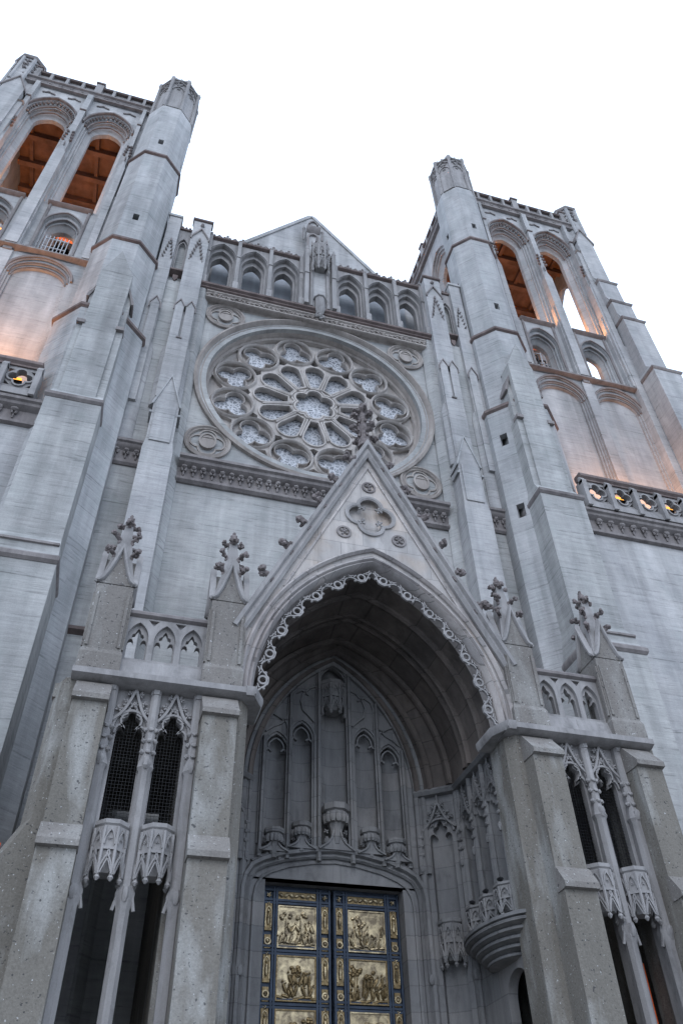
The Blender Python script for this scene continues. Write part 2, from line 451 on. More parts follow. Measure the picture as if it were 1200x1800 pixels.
bracket_leaves(-4.9, 4.9, 0, 21.9, c1)
g = MB()
g.run([(0.02, 33.02), (-.40, 32.96), (-.5, 32.9), (-.5, 32.78), (-.40, 32.72), (-.40, 32.64), (-.30, 32.60), (-.27, 32.55), (.02, 32.55)], -5.43, 5.43)
c2 = part(g, 'upper_cornice', TRIM2)
g = MB(); g.run([(.02, 32.55), (-.30, 32.55), (-.38, 32.50), (-.38, 32.44), (-.30, 32.38), (-.27, 32.12), (-.36, 32.08), (-.36, 32.01), (-.30, 31.97), (-.06, 31.97), (.02, 31.9)], -5.05, 5.05)
part(g, 'cove_frieze', ROSE, c2)
g = MB()
for i in range(46):
    a = -4.95 + i * .22; z = 32.24 + .05 * math.sin(i * 1.3)
    g.lump((a, -.335, z), (.10, -.02, .05 * math.cos(i * 1.3)), .05)
    g.lump((a + .09, -.33, z + .08), (.06, 0, -.04), .04); g.lump((a + .03, -.33, z - .08), (.06, 0, .04), .04)
part(g, 'carved_vine', ROSE, c2)

# --- arcaded gallery above the rose
GC = (1.6, 3.12, 4.66)
g = MB()
cs = [s * c for s in SIDES for c in GC]
outer = [(-5.36, 32.85), (5.36, 32.85), (5.36, 37.38), (-5.36, 37.38)]
for hw, zs, h, d0, d1 in ((.63, 35.95, 1.22, -.10, .10), (.54, 35.85, 1.05, .10, .30), (.44, 35.72, .84, .30, .62)):
    g.plate(outer, [pointed(c, hw, zs, h * .93, 9, 32.95) for c in cs], d0, d1)
for c in cs:
    g.sweep(pointed(c, .67, 35.95, 1.16, 10, 33.0), [(0, -.09), (0, -.15), (.07, -.15), (.07, -.09)])
gal = part(g, 'arcaded_gallery', CAST)
for s in SIDES:
    for a in (.86, 2.36, 3.89, 5.30):
        a *= s; g = MB()
        g.box(a - .085, a + .085, -.30, -.1, 33.0, 37.4)
        g.run([(-.1, 33.75), (-.3, 33.72), (-.42, 33.55), (-.42, 33.0), (-.1, 33.0)], a - .12, a + .12)
        g.run([(-.1, 36.0), (-.34, 35.98), (-.34, 35.9), (-.1, 35.88)], a - .10, a + .10)
        part(g, 'mullion_shaft', CAST, gal)
g = MB(); g.run([(-.1, 37.33), (-.24, 37.40), (-.26, 37.48), (-.2, 37.54), (.62, 37.54), (.62, 37.33)], -5.36, 5.36)
cop = part(g, 'gallery_coping', TRIM2, gal)
CR = {1: MB(), -1: MB()}
i = 0; a = -5.3
while a < 5.35:
    g = CR[1 if a > 0 else -1]
    if abs(a) > .8:
        sz = .30 if i % 2 == 0 else .2
        g.lump((a, -.12, 37.54 + sz * .4), (0, 0, sz * .5), .09)
        for k in (-1, 1): g.lump((a + k * sz * .38, -.12, 37.54 + sz * (.62 if i % 2 == 0 else .75)), (k * sz * .2, 0, sz * .25), .065)
        g.lump((a, -.12, 37.54 + sz * 1.15), (0, 0, sz * .3), .075)
    a += .38; i += 1
for s in SIDES: part(CR[s], 'cresting', TRIM, gal)

# --- gable of the nave roof, behind the gallery
g = MB(); g.prism([(-6.6, 33), (6.6, 33), (6.6, 36.5), (.35, 45.1), (.12, 45.32), (-.12, 45.32), (-.35, 45.1), (-6.6, 36.5)], 1.45, 2.2)
gb = part(g, 'nave_gable', CONC_T, smooth=False)
g = MB(); g.run([(1.3, 33.0), (1.3, 38.6), (1.45, 38.8), (1.45, 33.0)], -5.0, 5.0); part(g, 'smooth_panel', LEAD, gb, smooth=False)
g = MB()
for s in SIDES: g.prism([(0, 45.34), (0, 45.5), (s * .2, 45.42), (s * 6.75, 36.55), (s * 6.6, 36.4)], 1.38, 2.3)
part(g, 'gable_coping', CONC_T, gb, smooth=False)

# --- canopied niche in the middle of the gallery
g = MB(); g.box(-.60, .60, -.34, .5, 32.9, 38.2)
g.prism([(-.36, 37.2), (.36, 37.2), (.36, 43.4), (.25, 43.8), (0, 44.0), (-.25, 43.8), (-.36, 43.4)], 1.0, 1.5)
nic = part(g, 'canopied_niche', CONC_T)
for s in SIDES:
    g = MB()
    g.box(.56, .76, -.62, -.1, 32.95, 37.75)
    g.prism([(.55, 37.75), (.77, 37.75), (.66, 38.15)], -.63, -.1); g.box(.54, .78, -.66, -.1, 35.5, 35.58)
    g.lathe(.40, -.40, [(.10, 33), (.10, 36.6), (.13, 36.7)], 8)
    part(g, 'niche_shaft', CAST, nic, s)
    g = MB(); g.lathe(.52, 1.0, [(.02, 41.7), (.08, 41.8), (.07, 42.9), (.10, 42.95), (.02, 43.3)], 6); part(g, 'hanging_colonnette', CAST, nic, s)
g = MB(); g.sweep(pointed(0, .24, 42.0, .36, 8, 39.5), [(0, 1.0), (0, .88), (.1, .88), (.1, 1.0)])
g.sweep(pointed(0, .2, 43.55, .32, 8), [(0, 1.0), (0, .9), (.08, .9), (.08, 1.0)])
g.run([(1.0, 43.1), (.76, 43.08), (.74, 42.98), (.88, 42.7), (1.0, 42.62)], -.38, .38)
part(g, 'niche_head', TRIM, nic)

def oct_pts(cx, cy, a, t0=math.pi / 8):
    r = a / math.cos(math.pi / 8); return [(cx + r * math.cos(t0 + k * math.pi / 4), cy + r * math.sin(t0 + k * math.pi / 4)) for k in range(8)]
def canopy(mb, F, a, d, zb, zt, r, bottom=True):
    """carved gothic canopy: half octagon hung on a wall; F frame, (a,d) centre on the wall"""
    old = mb.F; mb.F = F; h = zt - zb
    def O(q): return oct_pts(a, d, q)
    mb.tower([(O(r * .98), zb + .50 * h), (O(r * .98), zb + .90 * h), (O(r * 1.08), zb + .93 * h), (O(r * 1.08), zt), (O(r * .8), zt + .02 * h)])
    mb.tower([(O(r * .62), zb + .16 * h), (O(r * .86), zb + .30 * h), (O(r * .94), zb + .56 * h)])
    mb.tower([(O(r * 1.07), zb + .50 * h), (O(r * 1.07), zb + .545 * h)])
    oo = oct_pts(a, d, r)
    for k in range(8):
        x, y = oo[k]
        if y > d + r * .5: continue
        mb.lathe(x, y, [(.015, zb), (.055 * r / .28, zb + .05 * h), (.03 * r / .28, zb + .10 * h), (.035 * r / .28, zb + .88 * h)], 6)
        x2, y2 = oo[(k + 1) % 8]
        if y2 > d + r * .5: continue
        ang = math.atan2(y2 - y, x2 - x); L = math.hypot(x2 - x, y2 - y)
        fr = Frame(F(x, y, 0), 0); fr.u = (F(x2, y2, 0) - F(x, y, 0)).normalized(); fr.w = Z.cross(fr.u); 
        if fr.w.dot(F(a, d, 0) - F((x + x2) / 2, (y + y2) / 2, 0)) < 0: fr.w = -fr.w
        mb.F = fr
        mb.sweep(pointed(L / 2, L * .42, zb + .10 * h, .30 * h, 5), [(0, -.02), (0, -.05), (.022, -.05), (.022, -.02)])
        mb.sweep([(L * .08, zb + .12 * h), (L * .35, zb + .28 * h), (L * .62, zb + .42 * h), (L * .5, zb + .5 * h)], [(0, -.02), (0, -.045), (.02, -.045), (.02, -.02)])
        mb.sweep([(L * .92, zb + .12 * h), (L * .65, zb + .28 * h), (L * .38, zb + .42 * h), (L * .5, zb + .5 * h)], [(0, -.02), (0, -.045), (.02, -.045), (.02, -.02)])
        mb.sweep(pointed(L / 2, L * .36, zb + .58 * h, .24 * h, 4), [(0, -.0), (0, -.035), (.02, -.035), (.02, 0)])
        mb.flower(L * .5, -.02, zb + .68 * h, L * .17, 4); mb.flower(L * .5, -.02, zb + .82 * h, L * .14, 4)
        mb.F = F
    mb.F = old
g = MB(); canopy(g, FRONT, 0, -.46, 35.8, 38.4, .38); part(g, 'statue_canopy', CAST, nic)
g = MB()
for k in range(5):
    t = math.pi * (1.05 + .9 * k / 4); x_, y_ = .42 * math.cos(t), -.46 + .42 * math.sin(t)
    g.lathe(x_, y_, [(.05, 38.3), (.05, 38.55), (.01, 38.85)], 5); g.crocket((x_, y_, 37.15), (math.cos(t), math.sin(t), .2), .2)
part(g, 'canopy_pinnacle', TRIM, nic)
g = MB(); g.tower([(oct_pts(0, -.38, .14), 32.5), (oct_pts(0, -.42, .22), 32.8), (oct_pts(0, -.42, .22), 33.65), (oct_pts(0, -.42, .28), 33.68), (oct_pts(0, -.42, .28), 33.76), (oct_pts(0, -.42, .15), 33.82)]);
g.flower(0, -.42, 32.35, .26, 6); g.lump((0, -.46, 32.35), (0, -.03, .14), .11); part(g, 'pedestal', CAST, nic)

# --- piers between rose wall and turret, both sides
def chev(mb, a, hw, zb, zt, d, t=.06):   # raised narrow strip with a pointed top
    mb.prism([(a - hw, zb), (a + hw, zb), (a + hw, zt - hw * 1.6), (a, zt), (a - hw, zt - hw * 1.6)], d - t, d + .02)
for s in SIDES:
    g = MB()
    g.tower([([(4.93, .3), (4.93, -.08), (5.14, -.34), (7.2, -.34), (7.2, .65), (4.93, .65)], 0.), ([(4.93, .3), (4.93, -.08), (5.14, -.34), (7.2, -.34), (7.2, .65), (4.93, .65)], 32.6)])
    g.box(5.3, 7.3, -.08, .6, 32.6, 37.1)
    pier = part(g, 'flanking_pier', CONC, side=s)
    # upper pier shafts
    g = MB()
    g.box(5.36, 6.2, -.62, .3, 24.0, 37.55)
    g.prism([(5.36, 37.55), (6.2, 37.55), (6.2, 37.85), (5.36, 37.85)], -.62, .3)
    g.tower([([(5.24, .0), (5.24, -.48), (5.36, -.60), (6.2, -.60), (6.34, -.48), (6.34, 0)], 24.), ([(5.24, .0), (5.24, -.48), (5.36, -.60), (6.2, -.60), (6.34, -.48), (6.34, 0)], 27.3), ([(5.34, .0), (5.34, -.52), (5.38, -.58), (6.18, -.58), (6.22, -.5), (6.22, 0)], 27.75)])
    g.box(5.40, 6.18, -.715, -.6, 24.3, 28.0)
    g.box(5.40, 5.74, -.72, -.6, 28.0, 30.2); g.prism([(5.40, 30.2), (5.74, 30.2), (5.57, 30.6)], -.72, -.6)
    g.box(5.84, 6.18, -.72, -.6, 28.0, 30.2); g.prism([(5.84, 30.2), (6.18, 30.2), (6.01, 30.6)], -.72, -.6)
    pa = part(g, 'pier_shaft', CONC_T, pier, s)
    g = MB()
    g.run([(-.3, 37.92), (-.70, 37.9), (-.70, 37.78), (-.62, 37.72), (-.3, 37.72)], 5.30, 6.26)
    part(g, 'pier_cap', TRIM2, pier, s); g = MB()
    g.sweep([(5.40, 36.0), (5.40, 36.15), (5.78, 36.95), (6.16, 36.15), (6.16, 36.0)], [(0, -.60), (0, -.70), (.06, -.70), (.06, -.60)])
    for k in range(5):
        for j in (-1, 1): g.lump((5.78 + j * (.06 + .045 * k), -.68, 35.6 - k * .30), (j * .05, -.05, .05), .05)
    g.lump((5.78, -.68, 35.95), (0, 0, .15), .06); g.lump((5.78, -.66, 37.35), (.1, 0, 0), .1)
    for j in (-1, 1): g.tube((5.78, -.63, 35.7), (5.78 + j * .30, -.63, 34.15), .025)
    part(g, 'carved_pinnacle_relief', TRIM, pier, s)
    for j in (0, 1):
        q = 5.57 + .44 * j; g = MB()
        g.sweep([(q - .2, 29.9), (q - .2, 30.2), (q, 30.66), (q + .2, 30.2), (q + .2, 29.9)], [(0, -.7), (0, -.76), (.04, -.76), (.04, -.7)])
        part(g, 'gablet_coping', TRIM, pier, s)
    g = MB()
    g.run([(-.6, 28.10), (-.77, 28.06), (-.77, 28.0), (-.6, 27.95)], 5.68, 5.90)
    part(g, 'groove_sill', TRIM, pier, s)
    # outer pier by the turret
    g = MB()
    g.box(6.78, 7.36, -.50, .3, 24., 37.85); g.box(6.74, 7.40, -.56, .3, 37.85, 38.02)
    g.box(6.82, 7.16, -.60, -.5, 24., 30.2); g.prism([(6.82, 30.2), (7.16, 30.2), (6.99, 30.62)], -.60, -.5)
    g.tower([([(6.64, .0), (6.64, -.38), (6.78, -.48), (7.3, -.48), (7.3, 0)], 21.9), ([(6.64, .0), (6.64, -.38), (6.78, -.48), (7.3, -.48), (7.3, 0)], 27.3), ([(6.76, .0), (6.76, -.42), (6.8, -.46), (7.3, -.46), (7.3, 0)], 27.75)])
    part(g, 'pier_shaft', CONC_T, pier, s)
    g = MB()
    for k in range(5):
        for j in (-1, 1): g.lump((7.02 + j * (.05 + .035 * k), -.55, 35.3 - k * .30), (j * .04, -.05, .05), .045)
    g.lump((7.02, -.56, 35.6), (0, 0, .14), .05)
    part(g, 'carved_pinnacle_relief', TRIM, pier, s); g = MB()
    g.sweep([(6.78, 29.9), (6.78, 30.2), (6.99, 30.68), (7.2, 30.2), (7.2, 29.9)], [(0, -.58), (0, -.64), (.04, -.64), (.04, -.58)])
    part(g, 'gablet_coping', TRIM, pier, s)
    # blind lancet between the two
    g = MB()
    g.plate([(6.2, 33.4), (6.78, 33.4), (6.78, 37.1), (6.2, 37.1)], [pointed(6.49, .22, 35.7, .62, 8, 33.55)], -.32, -.08)
    g.sweep(pointed(6.49, .16, 35.6, .5, 8, 33.6), [(0, -.2), (0, -.26), (.05, -.26), (.05, -.2)])
    bl = part(g, 'blind_lancet', CAST, pier, s)
    g = MB(); g.run([(-.1, 33.46), (-.46, 33.44), (-.46, 33.34), (-.1, 33.26)], 6.2, 6.78); g.run([(-.1, 37.22), (-.4, 37.2), (-.4, 37.08), (-.1, 37.02)], 6.2, 6.78)
    g.prism([(6.38, 33.0), (6.60, 33.0), (6.60, 32.75), (6.49, 32.55), (6.38, 32.75)], -.40, -.33)
    for j in (6.33, 6.5, 6.67): g.lump((j, -.3, 37.35), (0, 0, .14), .07)
    part(g, 'sill_and_cresting', TRIM2, pier, s)
    # inner wall buttress with gabled top
    g = MB()
    xa, xb, xm = 5.26, 6.15, 5.71
    g.tower([([(xa - .06, -.3), (xa - .06, -1.06), (xb + .06, -1.06), (xb + .06, -.3)], 0), ([(xa - .06, -.3), (xa - .06, -1.06), (xb + .06, -1.06), (xb + .06, -.3)], 21.2), ([(xa, -.3), (xa, -1.0), (xb, -1.0), (xb, -.3)], 21.7), ([(xa, -.3), (xa, -1.0), (xb, -1.0), (xb, -.3)], 23.55)])
    g.prism([(xa, 23.54), (xb, 23.54), (xm, 25.16)], -1.0, -.3)
    g.box(5.36, 6.05, -1.06, -1.0, 21.6, 23.5)
    bt = part(g, 'gabled_buttress', CONC_T, side=s)
    g = MB()
    for q, w in ((xa, -1), (xb, 1)):
        g.prism([(q + w * .06, 23.46), (q + w * .06, 23.56), (xm, 25.26), (xm, 25.14), (q, 23.5)], -1.05, -.34)
        g.run([(-.5, 23.0), (-1.04, 23.0), (-1.04, 23.1), (-.5, 23.3)], min(q, q + w * .09), max(q, q + w * .09))
    parts(g, 'gable_coping', CONC_D, bt, s)
    g = MB(); g.run([(-.34, 14.35), (-.5, 14.3), (-.5, 14.2), (-.34, 14.1)], 6.2, 7.2); part(g, 'string_course', TRIM2, pier, s)
    g = MB(); bracket_cornice(g, 6.15, 7.2, -.34, 21.9, proj=.34); part(g, 'bracket_cornice', TRIM, pier, s); bracket_leaves(6.2, 7.2, -.34, 21.9, pier, proj=.34, side=s)

# --- the two bell towers
def facet_frame(cx, cy, a, k):
    """frame of octagon facet k (0 = front, 1 = front right, 7 = front left ...): local a=0 at facet middle, d=0 on its face"""
    t = k * math.pi / 4
    return Frame((cx + a * math.sin(t), cy - a * math.cos(t), 0), t)
TX, TY = 8.68, -.2
tower_root = {}
for s in SIDES:
    # lower body
    g = MB()
    g.plate([(9.0, 0), (17.6, 0), (17.6, 21.3), (9.0, 21.3)], [], -1.6, -.2)
    g.box(9.0, 17.6, -1.58, 0, 20.9, 21.5)
    # blind arcade wall (three stepped orders)
    o = [(8.9, 21.3), (17.6, 21.3), (17.6, 32.5), (8.9, 32.5)]
    C = (11.72, 14.74)
    g.plate(o, [pointed(c, 1.20, 30.75, 1.25, 12, 21.4) for c in C], -.28, -.19)
    g.plate(o, [pointed(c, 1.12, 30.70, 1.0, 12, 21.4) for c in C], -.19, -.11)
    g.plate(o, [pointed(c, 1.03, 30.65, .84, 12, 21.4) for c in C], -.11, .0)
    g.plate(o, [], .0, .4)
    g.box(12.98, 13.48, -.40, -.28, 21.5, 32.0)
    g.box(16.1, 16.55, -.55, -.28, 21.5, 36.0)
    # side and back walls below the belfry, floor
    g.box(8.4, 8.9, .4, 8.0, 0, 32.5); g.box(17.1, 17.6, .4, 8.0, 0, 32.5); g.box(8.9, 17.1, 7.5, 8.0, 0, 32.5)
    g.box(8.9, 17.1, .4, 7.5, 32.1, 32.45)
    tw = part(g, 'bell_tower', CONC_T, side=s); tower_root[s] = tw
    for c in C:
        g = MB()
        g.sweep(pointed(c, 1.24, 30.75, 1.30, 14), [(0, -.27), (0, -.35), (.08, -.38), (.13, -.27)])
        g.sweep(pointed(c, 1.13, 30.72, 1.04, 14), [(-.02, -.18), (-.02, -.25), (.05, -.25), (.06, -.18)])
        g.sweep(pointed(c, 1.05, 30.66, .88, 14), [(-.01, -.10), (-.02, -.16), (.04, -.16), (.05, -.10)])
        part(g, 'blind_arch_hood', TRIM, tw, s)
    # belfry stage: front, sides, back
    g = MB()
    def belfry_wall(F, a0, a1, cc, holes_=True):
        mb = g; mb.F = F
        o = [(a0, 32.4), (a1, 32.4), (a1, 49.2), (a0, 49.2)]
        small = lambda hw, hs, top: [pointed(c, hw, 35.0 + hs, top, 8, 32.6) for c in cc]
        tall = lambda hw, zs, h: [pointed(c, hw, zs, h, 12, 36.9) for c in cc]
        if not holes_: mb.plate(o, [], 0, .8); return
        mb.plate(o, tall(1.20, 46.0, 1.85) + small(.78, .1, 1.15), 0, .14)
        mb.plate(o, tall(1.10, 45.95, 1.68) + small(.70, .05, 1.0), .14, .26)
        mb.plate(o, tall(1.02, 45.9, 1.5) + small(.62, 0, .85), .26, .36)
        mb.plate(o, tall(.80, 45.65, 1.05) + (small(.52, -.05, .68) if holes_ else []), .58, .80)
        for c in cc:      # broad splayed jamb
            p, q = pointed(c, 1.02, 45.9, 1.5, 12, 36.9), pointed(c, .80, 45.65, 1.05, 12, 36.9); n = len(p)
            mb.add([mb.F(x, .36, z) for x, z in p] + [mb.F(x, .58, z) for x, z in q], [(i, i + 1, n + i + 1, n + i) for i in range(n - 1)])
            if holes_:
                p, q = pointed(c, .62, 35.0, .85, 8, 32.6), pointed(c, .52, 34.95, .68, 8, 32.6); n = len(p)
                mb.add([mb.F(x, .36, z) for x, z in p] + [mb.F(x, .58, z) for x, z in q], [(i, i + 1, n + i + 1, n + i) for i in range(n - 1)])
        mb.F = FRONT
    belfry_wall(Frame((0, -.18, 0), 0), 8.9, 17.6, (11.70, 14.66))
    belfry_wall(Frame((8.42, 0, 0), -math.pi / 2), -8.0, -.77, (-5.55, -2.75))       # nave side, seen from the other half
    belfry_wall(Frame((17.6, 0, 0), math.pi / 2), .77, 8.0, (2.75, 5.55))
    belfry_wall(Frame((0, 8.0, 0), math.pi), -16.65, -9.37, (-11.70, -14.66), False)
    bel = part(g, 'belfry_stage', CONC_T, tw, s)
    # mouldings on the front belfry arches
    for c in (11.70, 14.66):
        g = MB(Frame((0, -.18, 0), 0))
        g.sweep(pointed(c, 1.24, 46.0, 1.92, 14), [(0, .02), (0, -.14), (.06, -.17), (.12, -.10), (.13, .02)])
        path = pointed(c, 1.13, 45.95, 1.75, 9)
        for i, (a, b) in enumerate(path):
            g.lump(g.F(a, .06, b), g.F.u * .07 + Z * .02, .085)
        g.sweep(pointed(c, .99, 45.85, 1.52, 12), [(0, .2), (0, .12), (.06, .12), (.06, .2)])
        g.sweep(pointed(c, .88, 45.75, 1.25, 12), [(0, .38), (0, .3), (.06, .3), (.06, .38)])
        part(g, 'belfry_arch_moulding', TRIM, tw, s)
        g = MB(Frame((0, -.18, 0), 0))
        g.sweep(pointed(c, .79, 35.1, 1.17, 9, 33.3), [(0, .02), (0, -.06), (.07, -.06), (.07, .02)])
        g.sweep(pointed(c, .66, 35.02, .95, 9), [(0, .2), (0, .12), (.05, .12), (.05, .2)])
        g.run([(.0, 36.95), (-.16, 36.92), (-.2, 36.82), (-.12, 36.74), (.0, 36.7)], c - .98, c + .98)
        g.lathe(c - .86, -.02, [(.07, 32.5), (.07, 36.7)], 8); g.lathe(c + .86, -.02, [(.07, 32.5), (.07, 36.7)], 8)
        for k in (-1, 1): g.lump(g.F(c + k * .9, -.15, 32.55), Z * .15, .12)
        part(g, 'transom_arch_moulding', TRIM, tw, s)
    # shafts between and beside the arches
    for a, w in ((13.18, .24), (15.98, .17), (10.20, .15)):
        g = MB()
        g.box(a - w, a + w, -.56, -.17, 32.4, 41.4); g.box(a - w * .62, a + w * .62, -.46, -.17, 41.4, 49.2)
        g.prism([(a - w, 41.4), (a + w, 41.4), (a, 42.1)], -.56, -.3)
        g.box(a - w - .06, a + w + .06, -.42, -.17, 32.4, 38.5)
        part(g, 'belfry_shaft', CONC_T, tw, s)
        g = MB()
        for k in range(4):
            for j in (-1, 1): g.lump((a + j * (w * .55 + .02 * k), -.5, 43.9 - k * .33), (j * .05, -.03, .07), .085)
        g.lump((a, -.52, 42.4), (0, 0, .3), .035); g.box(a - w * .7, a + w * .7, -.52, -.17, 46.9, 47.0)
        part(g, 'crocket_cluster', DARK, tw, s)
    # strings and parapet
    g = MB(); g.run([(-.2, 32.40), (-.46, 32.38), (-.56, 32.32), (-.56, 32.24), (-.48, 32.20), (-.2, 32.16)], 9.7, 16.2)
    g.box(13.05, 13.4, -.44, -.28, 31.98, 32.16)
    part(g, 'belfry_sill_string', TRIM, tw, s)
    g = MB()
    for F, a0, a1 in ((Frame((0, -.18, 0), 0), 9.6, 17.0), (Frame((8.42, 0, 0), -math.pi / 2), -8.1, -.4), (Frame((17.6, 0, 0), math.pi / 2), .2, 8.1), (Frame((0, 8, 0), math.pi), -17.6, -8.4)):
        g.F = F; g.run([(.1, 49.9), (-.26, 49.84), (-.26, 49.72), (-.16, 49.66), (-.1, 49.35), (-.2, 49.3), (-.2, 49.18), (.1, 49.1)], a0, a1)
        n = int((a1 - a0) / .62)
        for i in range(n): g.flower(a0 + .62 * (i + .5), -.13, 49.5, .15, 4)
    part(g, 'parapet_string', TRIM, tw, s)
    g = MB(); h = MB()
    for F, a0, a1 in ((Frame((0, -.1, 0), 0), 9.6, 16.5), (Frame((8.5, 0, 0), -math.pi / 2), -8.0, -.9), (Frame((17.5, 0, 0), math.pi / 2), .9, 8.0), (Frame((0, 7.9, 0), math.pi), -17.0, -9.0)):
        g.F = F; h.F = F; n = 8; st = (a1 - a0) / n
        holes = []
        for i in range(n):
            c = a0 + st * (i + .5); r = st * .31
            holes.append(foils(c - r * .0, 50.58, r * .62, r * .52, 4, math.pi / 4, 5)); holes.append([(c - st * .38, 50.0), (c - st * .12, 50.0), (c - st * .38, 50.24)]); holes.append([(c + st * .38, 50.0), (c + st * .38, 50.24), (c + st * .12, 50.0)])
        g.plate([(a0, 49.9), (a1, 49.9), (a1, 51.1), (a0, 51.1)], holes, .06, .2)
        for i in range(n + 1):
            w = .20 if i % 4 == 0 else .075; top = 51.55 if i % 4 == 0 else 51.1
            g.box(a0 + st * i - w, a0 + st * i + w, -.16, .26, 49.85, top)
        h.run([(-.1, 51.32), (-.16, 51.18), (-.1, 51.08), (.28, 51.08), (.34, 51.18), (.28, 51.32)], a0, a1)
        for i in (0, 4, 8): h.box(a0 + st * i - .25, a0 + st * i + .25, -.22, .32, 51.5, 51.66)
    part(g, 'parapet', CAST, tw, s); part(h, 'parapet_coping', TRIM2, tw, s)
    g = MB(Frame((0, -.18, 0), 0))
    for c in (10.95, 12.4, 13.95, 15.3):
        g.sweep([(c - .32, 48.45), (c - .12, 48.52), (c, 48.62), (c + .12, 48.52), (c + .32, 48.45)], [(0, .02), (0, -.07), (.09, -.07), (.09, .02)])
    part(g, 'carved_label', TRIM, tw, s)
    # ceiling with beams
    g = MB(); g.box(8.8, 17.2, .6, 7.6, 48.3, 48.6)
    for y in (2.0, 3.6, 5.2, 6.6): g.box(8.8, 17.2, y, y + .28, 47.75, 48.28)
    for x in (10.6, 12.4, 14.2, 16.0): g.box(x, x + .2, .6, 7.6, 48.02, 48.29)
    ce = part(g, 'belfry_ceiling', WOOD, tw, s, smooth=False)
    g = MB(); g.tube((9.6, 1.2, 36.0), (17.2, 4.2, 42.4), .12); g.tube((12.0, 3.6, 33.5), (17.2, 2.4, 40.0), .12); part(g, 'diagonal_brace', STEEL, tw, s)
    # octagonal turret
    g = MB()
    stages = [(0, 27.3, 1.62), (27.3, 33.05, 1.31), (33.05, 41.85, 1.23), (41.85, 48.2, 1.17)]
    slit_at = {}
    for z0, z1, a in stages:
        for k in range(8):
            F = facet_frame(TX, TY, a, k); hw = a * math.tan(math.pi / 8); holes = []
            def hole(c, zc, w=.13, hh=.27): holes.append([(c - w, zc - hh), (c + w, zc - hh), (c + w, zc + hh), (c - w, zc + hh)])
            if k == 0 and z0 == 33.05: hole(-.05, 35.2)
            if k == 0 and z0 == 41.85: hole(-.02, 43.5)
            if k == 6 and z0 == 33.05: hole(.1, 38.2)
            if k == 6 and z0 == 41.85: hole(.1, 43.6)
            if k == 7 and z0 == 0 and s == 1: hole(-.2, 25.3, .15, .33); hole(-.2, 21.4, .15, .33)
            g.F = F; g.plate([(-hw, z0), (hw, z0), (hw, z1), (-hw, z1)], holes, 0, .28)
    g.F = FRONT
    tur = part(g, 'octagonal_turret', CONC_D, tw, s, smooth=False)
    g = MB()
    for z0, a, b in ((27.3, 1.62, 1.31), (33.05, 1.31, 1.23), (41.85, 1.23, 1.17)):
        O = lambda q: oct_pts(TX, TY, q)
        g.tower([(O(a - .2), z0 - .22), (O(a + .01), z0 - .22), (O(a + .09), z0 - .14), (O(a + .09), z0 + .0), (O(b + .01), z0 + .22), (O(b - .2), z0 + .22)])
    parts(g, 'turret_string', TRIM2, tw, s)
    g = MB(); O = lambda q: oct_pts(TX, TY, q)
    g.tower([(O(1.17), 48.15), (O(1.02), 48.5), (O(1.02), 52.4), (O(.6), 52.5)])
    for x, y in oct_pts(TX, TY, 1.10):
        g.lathe(x, y, [(.12, 48.2), (.10, 48.6), (.10, 52.3), (.14, 52.4), (.14, 52.7), (.02, 52.95)], 6)
    for k in range(8):
        g.F = facet_frame(TX, TY, 1.02, k)
        g.sweep([(-.34, 48.6), (-.34, 51.2)] + pointed(0, .30, 51.2, .45, 5) + [(.34, 51.2), (.34, 48.6), (-.34, 48.6)], [(0, .02), (0, -.07), (.06, -.07), (.06, .02)])
        g.flower(0, -.03, 51.95, .2, 5); g.flower(-.2, -.03, 52.2, .13, 4); g.flower(.2, -.03, 52.2, .13, 4); g.flower(0, -.03, 51.35, .12, 4)
    for k in range(8):
        g.F = facet_frame(TX, TY, 1.10, k)
        for q in (-.3, 0, .3): g.lump(g.F(q, .06, 52.78), Z * .17, .085); 
        g.sweep([(-.38, 52.0), (-.2, 52.16), (0, 52.36), (.2, 52.16), (.38, 52.0)], [(0, .1), (0, -.03), (.05, -.03), (.05, .1)])
    g.F = FRONT
    g.tower([(O(1.08), 52.36), (O(1.18), 52.42), (O(1.18), 52.54), (O(1.0), 52.62), (O(.5), 52.66)])
    part(g, 'turret_cap', CAST, tw, s)
    # walkway parapet with quatrefoils over its bracketed cornice
    g = MB(); bracket_cornice(g, 9.3, 17.7, -1.6, 21.45, proj=.40, lo=1.0); part(g, 'bracket_cornice', TRIM, tw, s); bracket_leaves(9.9, 16.4, -1.6, 21.45, tw, .45, .40, s)
    F = Frame((0, -1.9, 0), 0); g = MB(F); st = 1.07; a0 = 9.77
    a1 = a0 + st * 7; holes = []
    for i in range(7):
        c = a0 + st * (i + .5)
        holes.append(foils(c, 22.36, .21, .17, 4, 0, 7))
        for sx in (-1, 1):
            for sz in (-1, 1): 
                q = [(c + sx * .43, 22.36 + sz * .40), (c + sx * .24, 22.36 + sz * .40), (c + sx * .43, 22.36 + sz * .20)]
                holes.append(q)
    g.plate([(a0, 21.75), (a1, 21.75), (a1, 22.95), (a0, 22.95)], holes, .0, .2)
    for i in range(7):
        c = a0 + st * (i + .5); g.sweep(foils(c, 22.36, .22, .19, 4, 0, 7), [(-.03, .01), (-.03, -.06), (.03, -.06), (.03, .01)], closed=True)
    g.run([(.22, 21.8), (-.10, 21.76), (-.13, 21.46), (.22, 21.46)], a0, a1)
    par = part(g, 'walkway_parapet', CAST, tw, s)
    for i in range(8):
        c = a0 + st * i; g = MB(F)
        g.box(c - .09, c + .09, -.22, .22, 21.46, 22.75); g.run([(.0, 22.98), (-.10, 22.95), (-.24, 22.7), (-.22, 22.6), (0, 22.6)], c - .09, c + .09)
        part(g, 'parapet_post', CAST, tw, s)
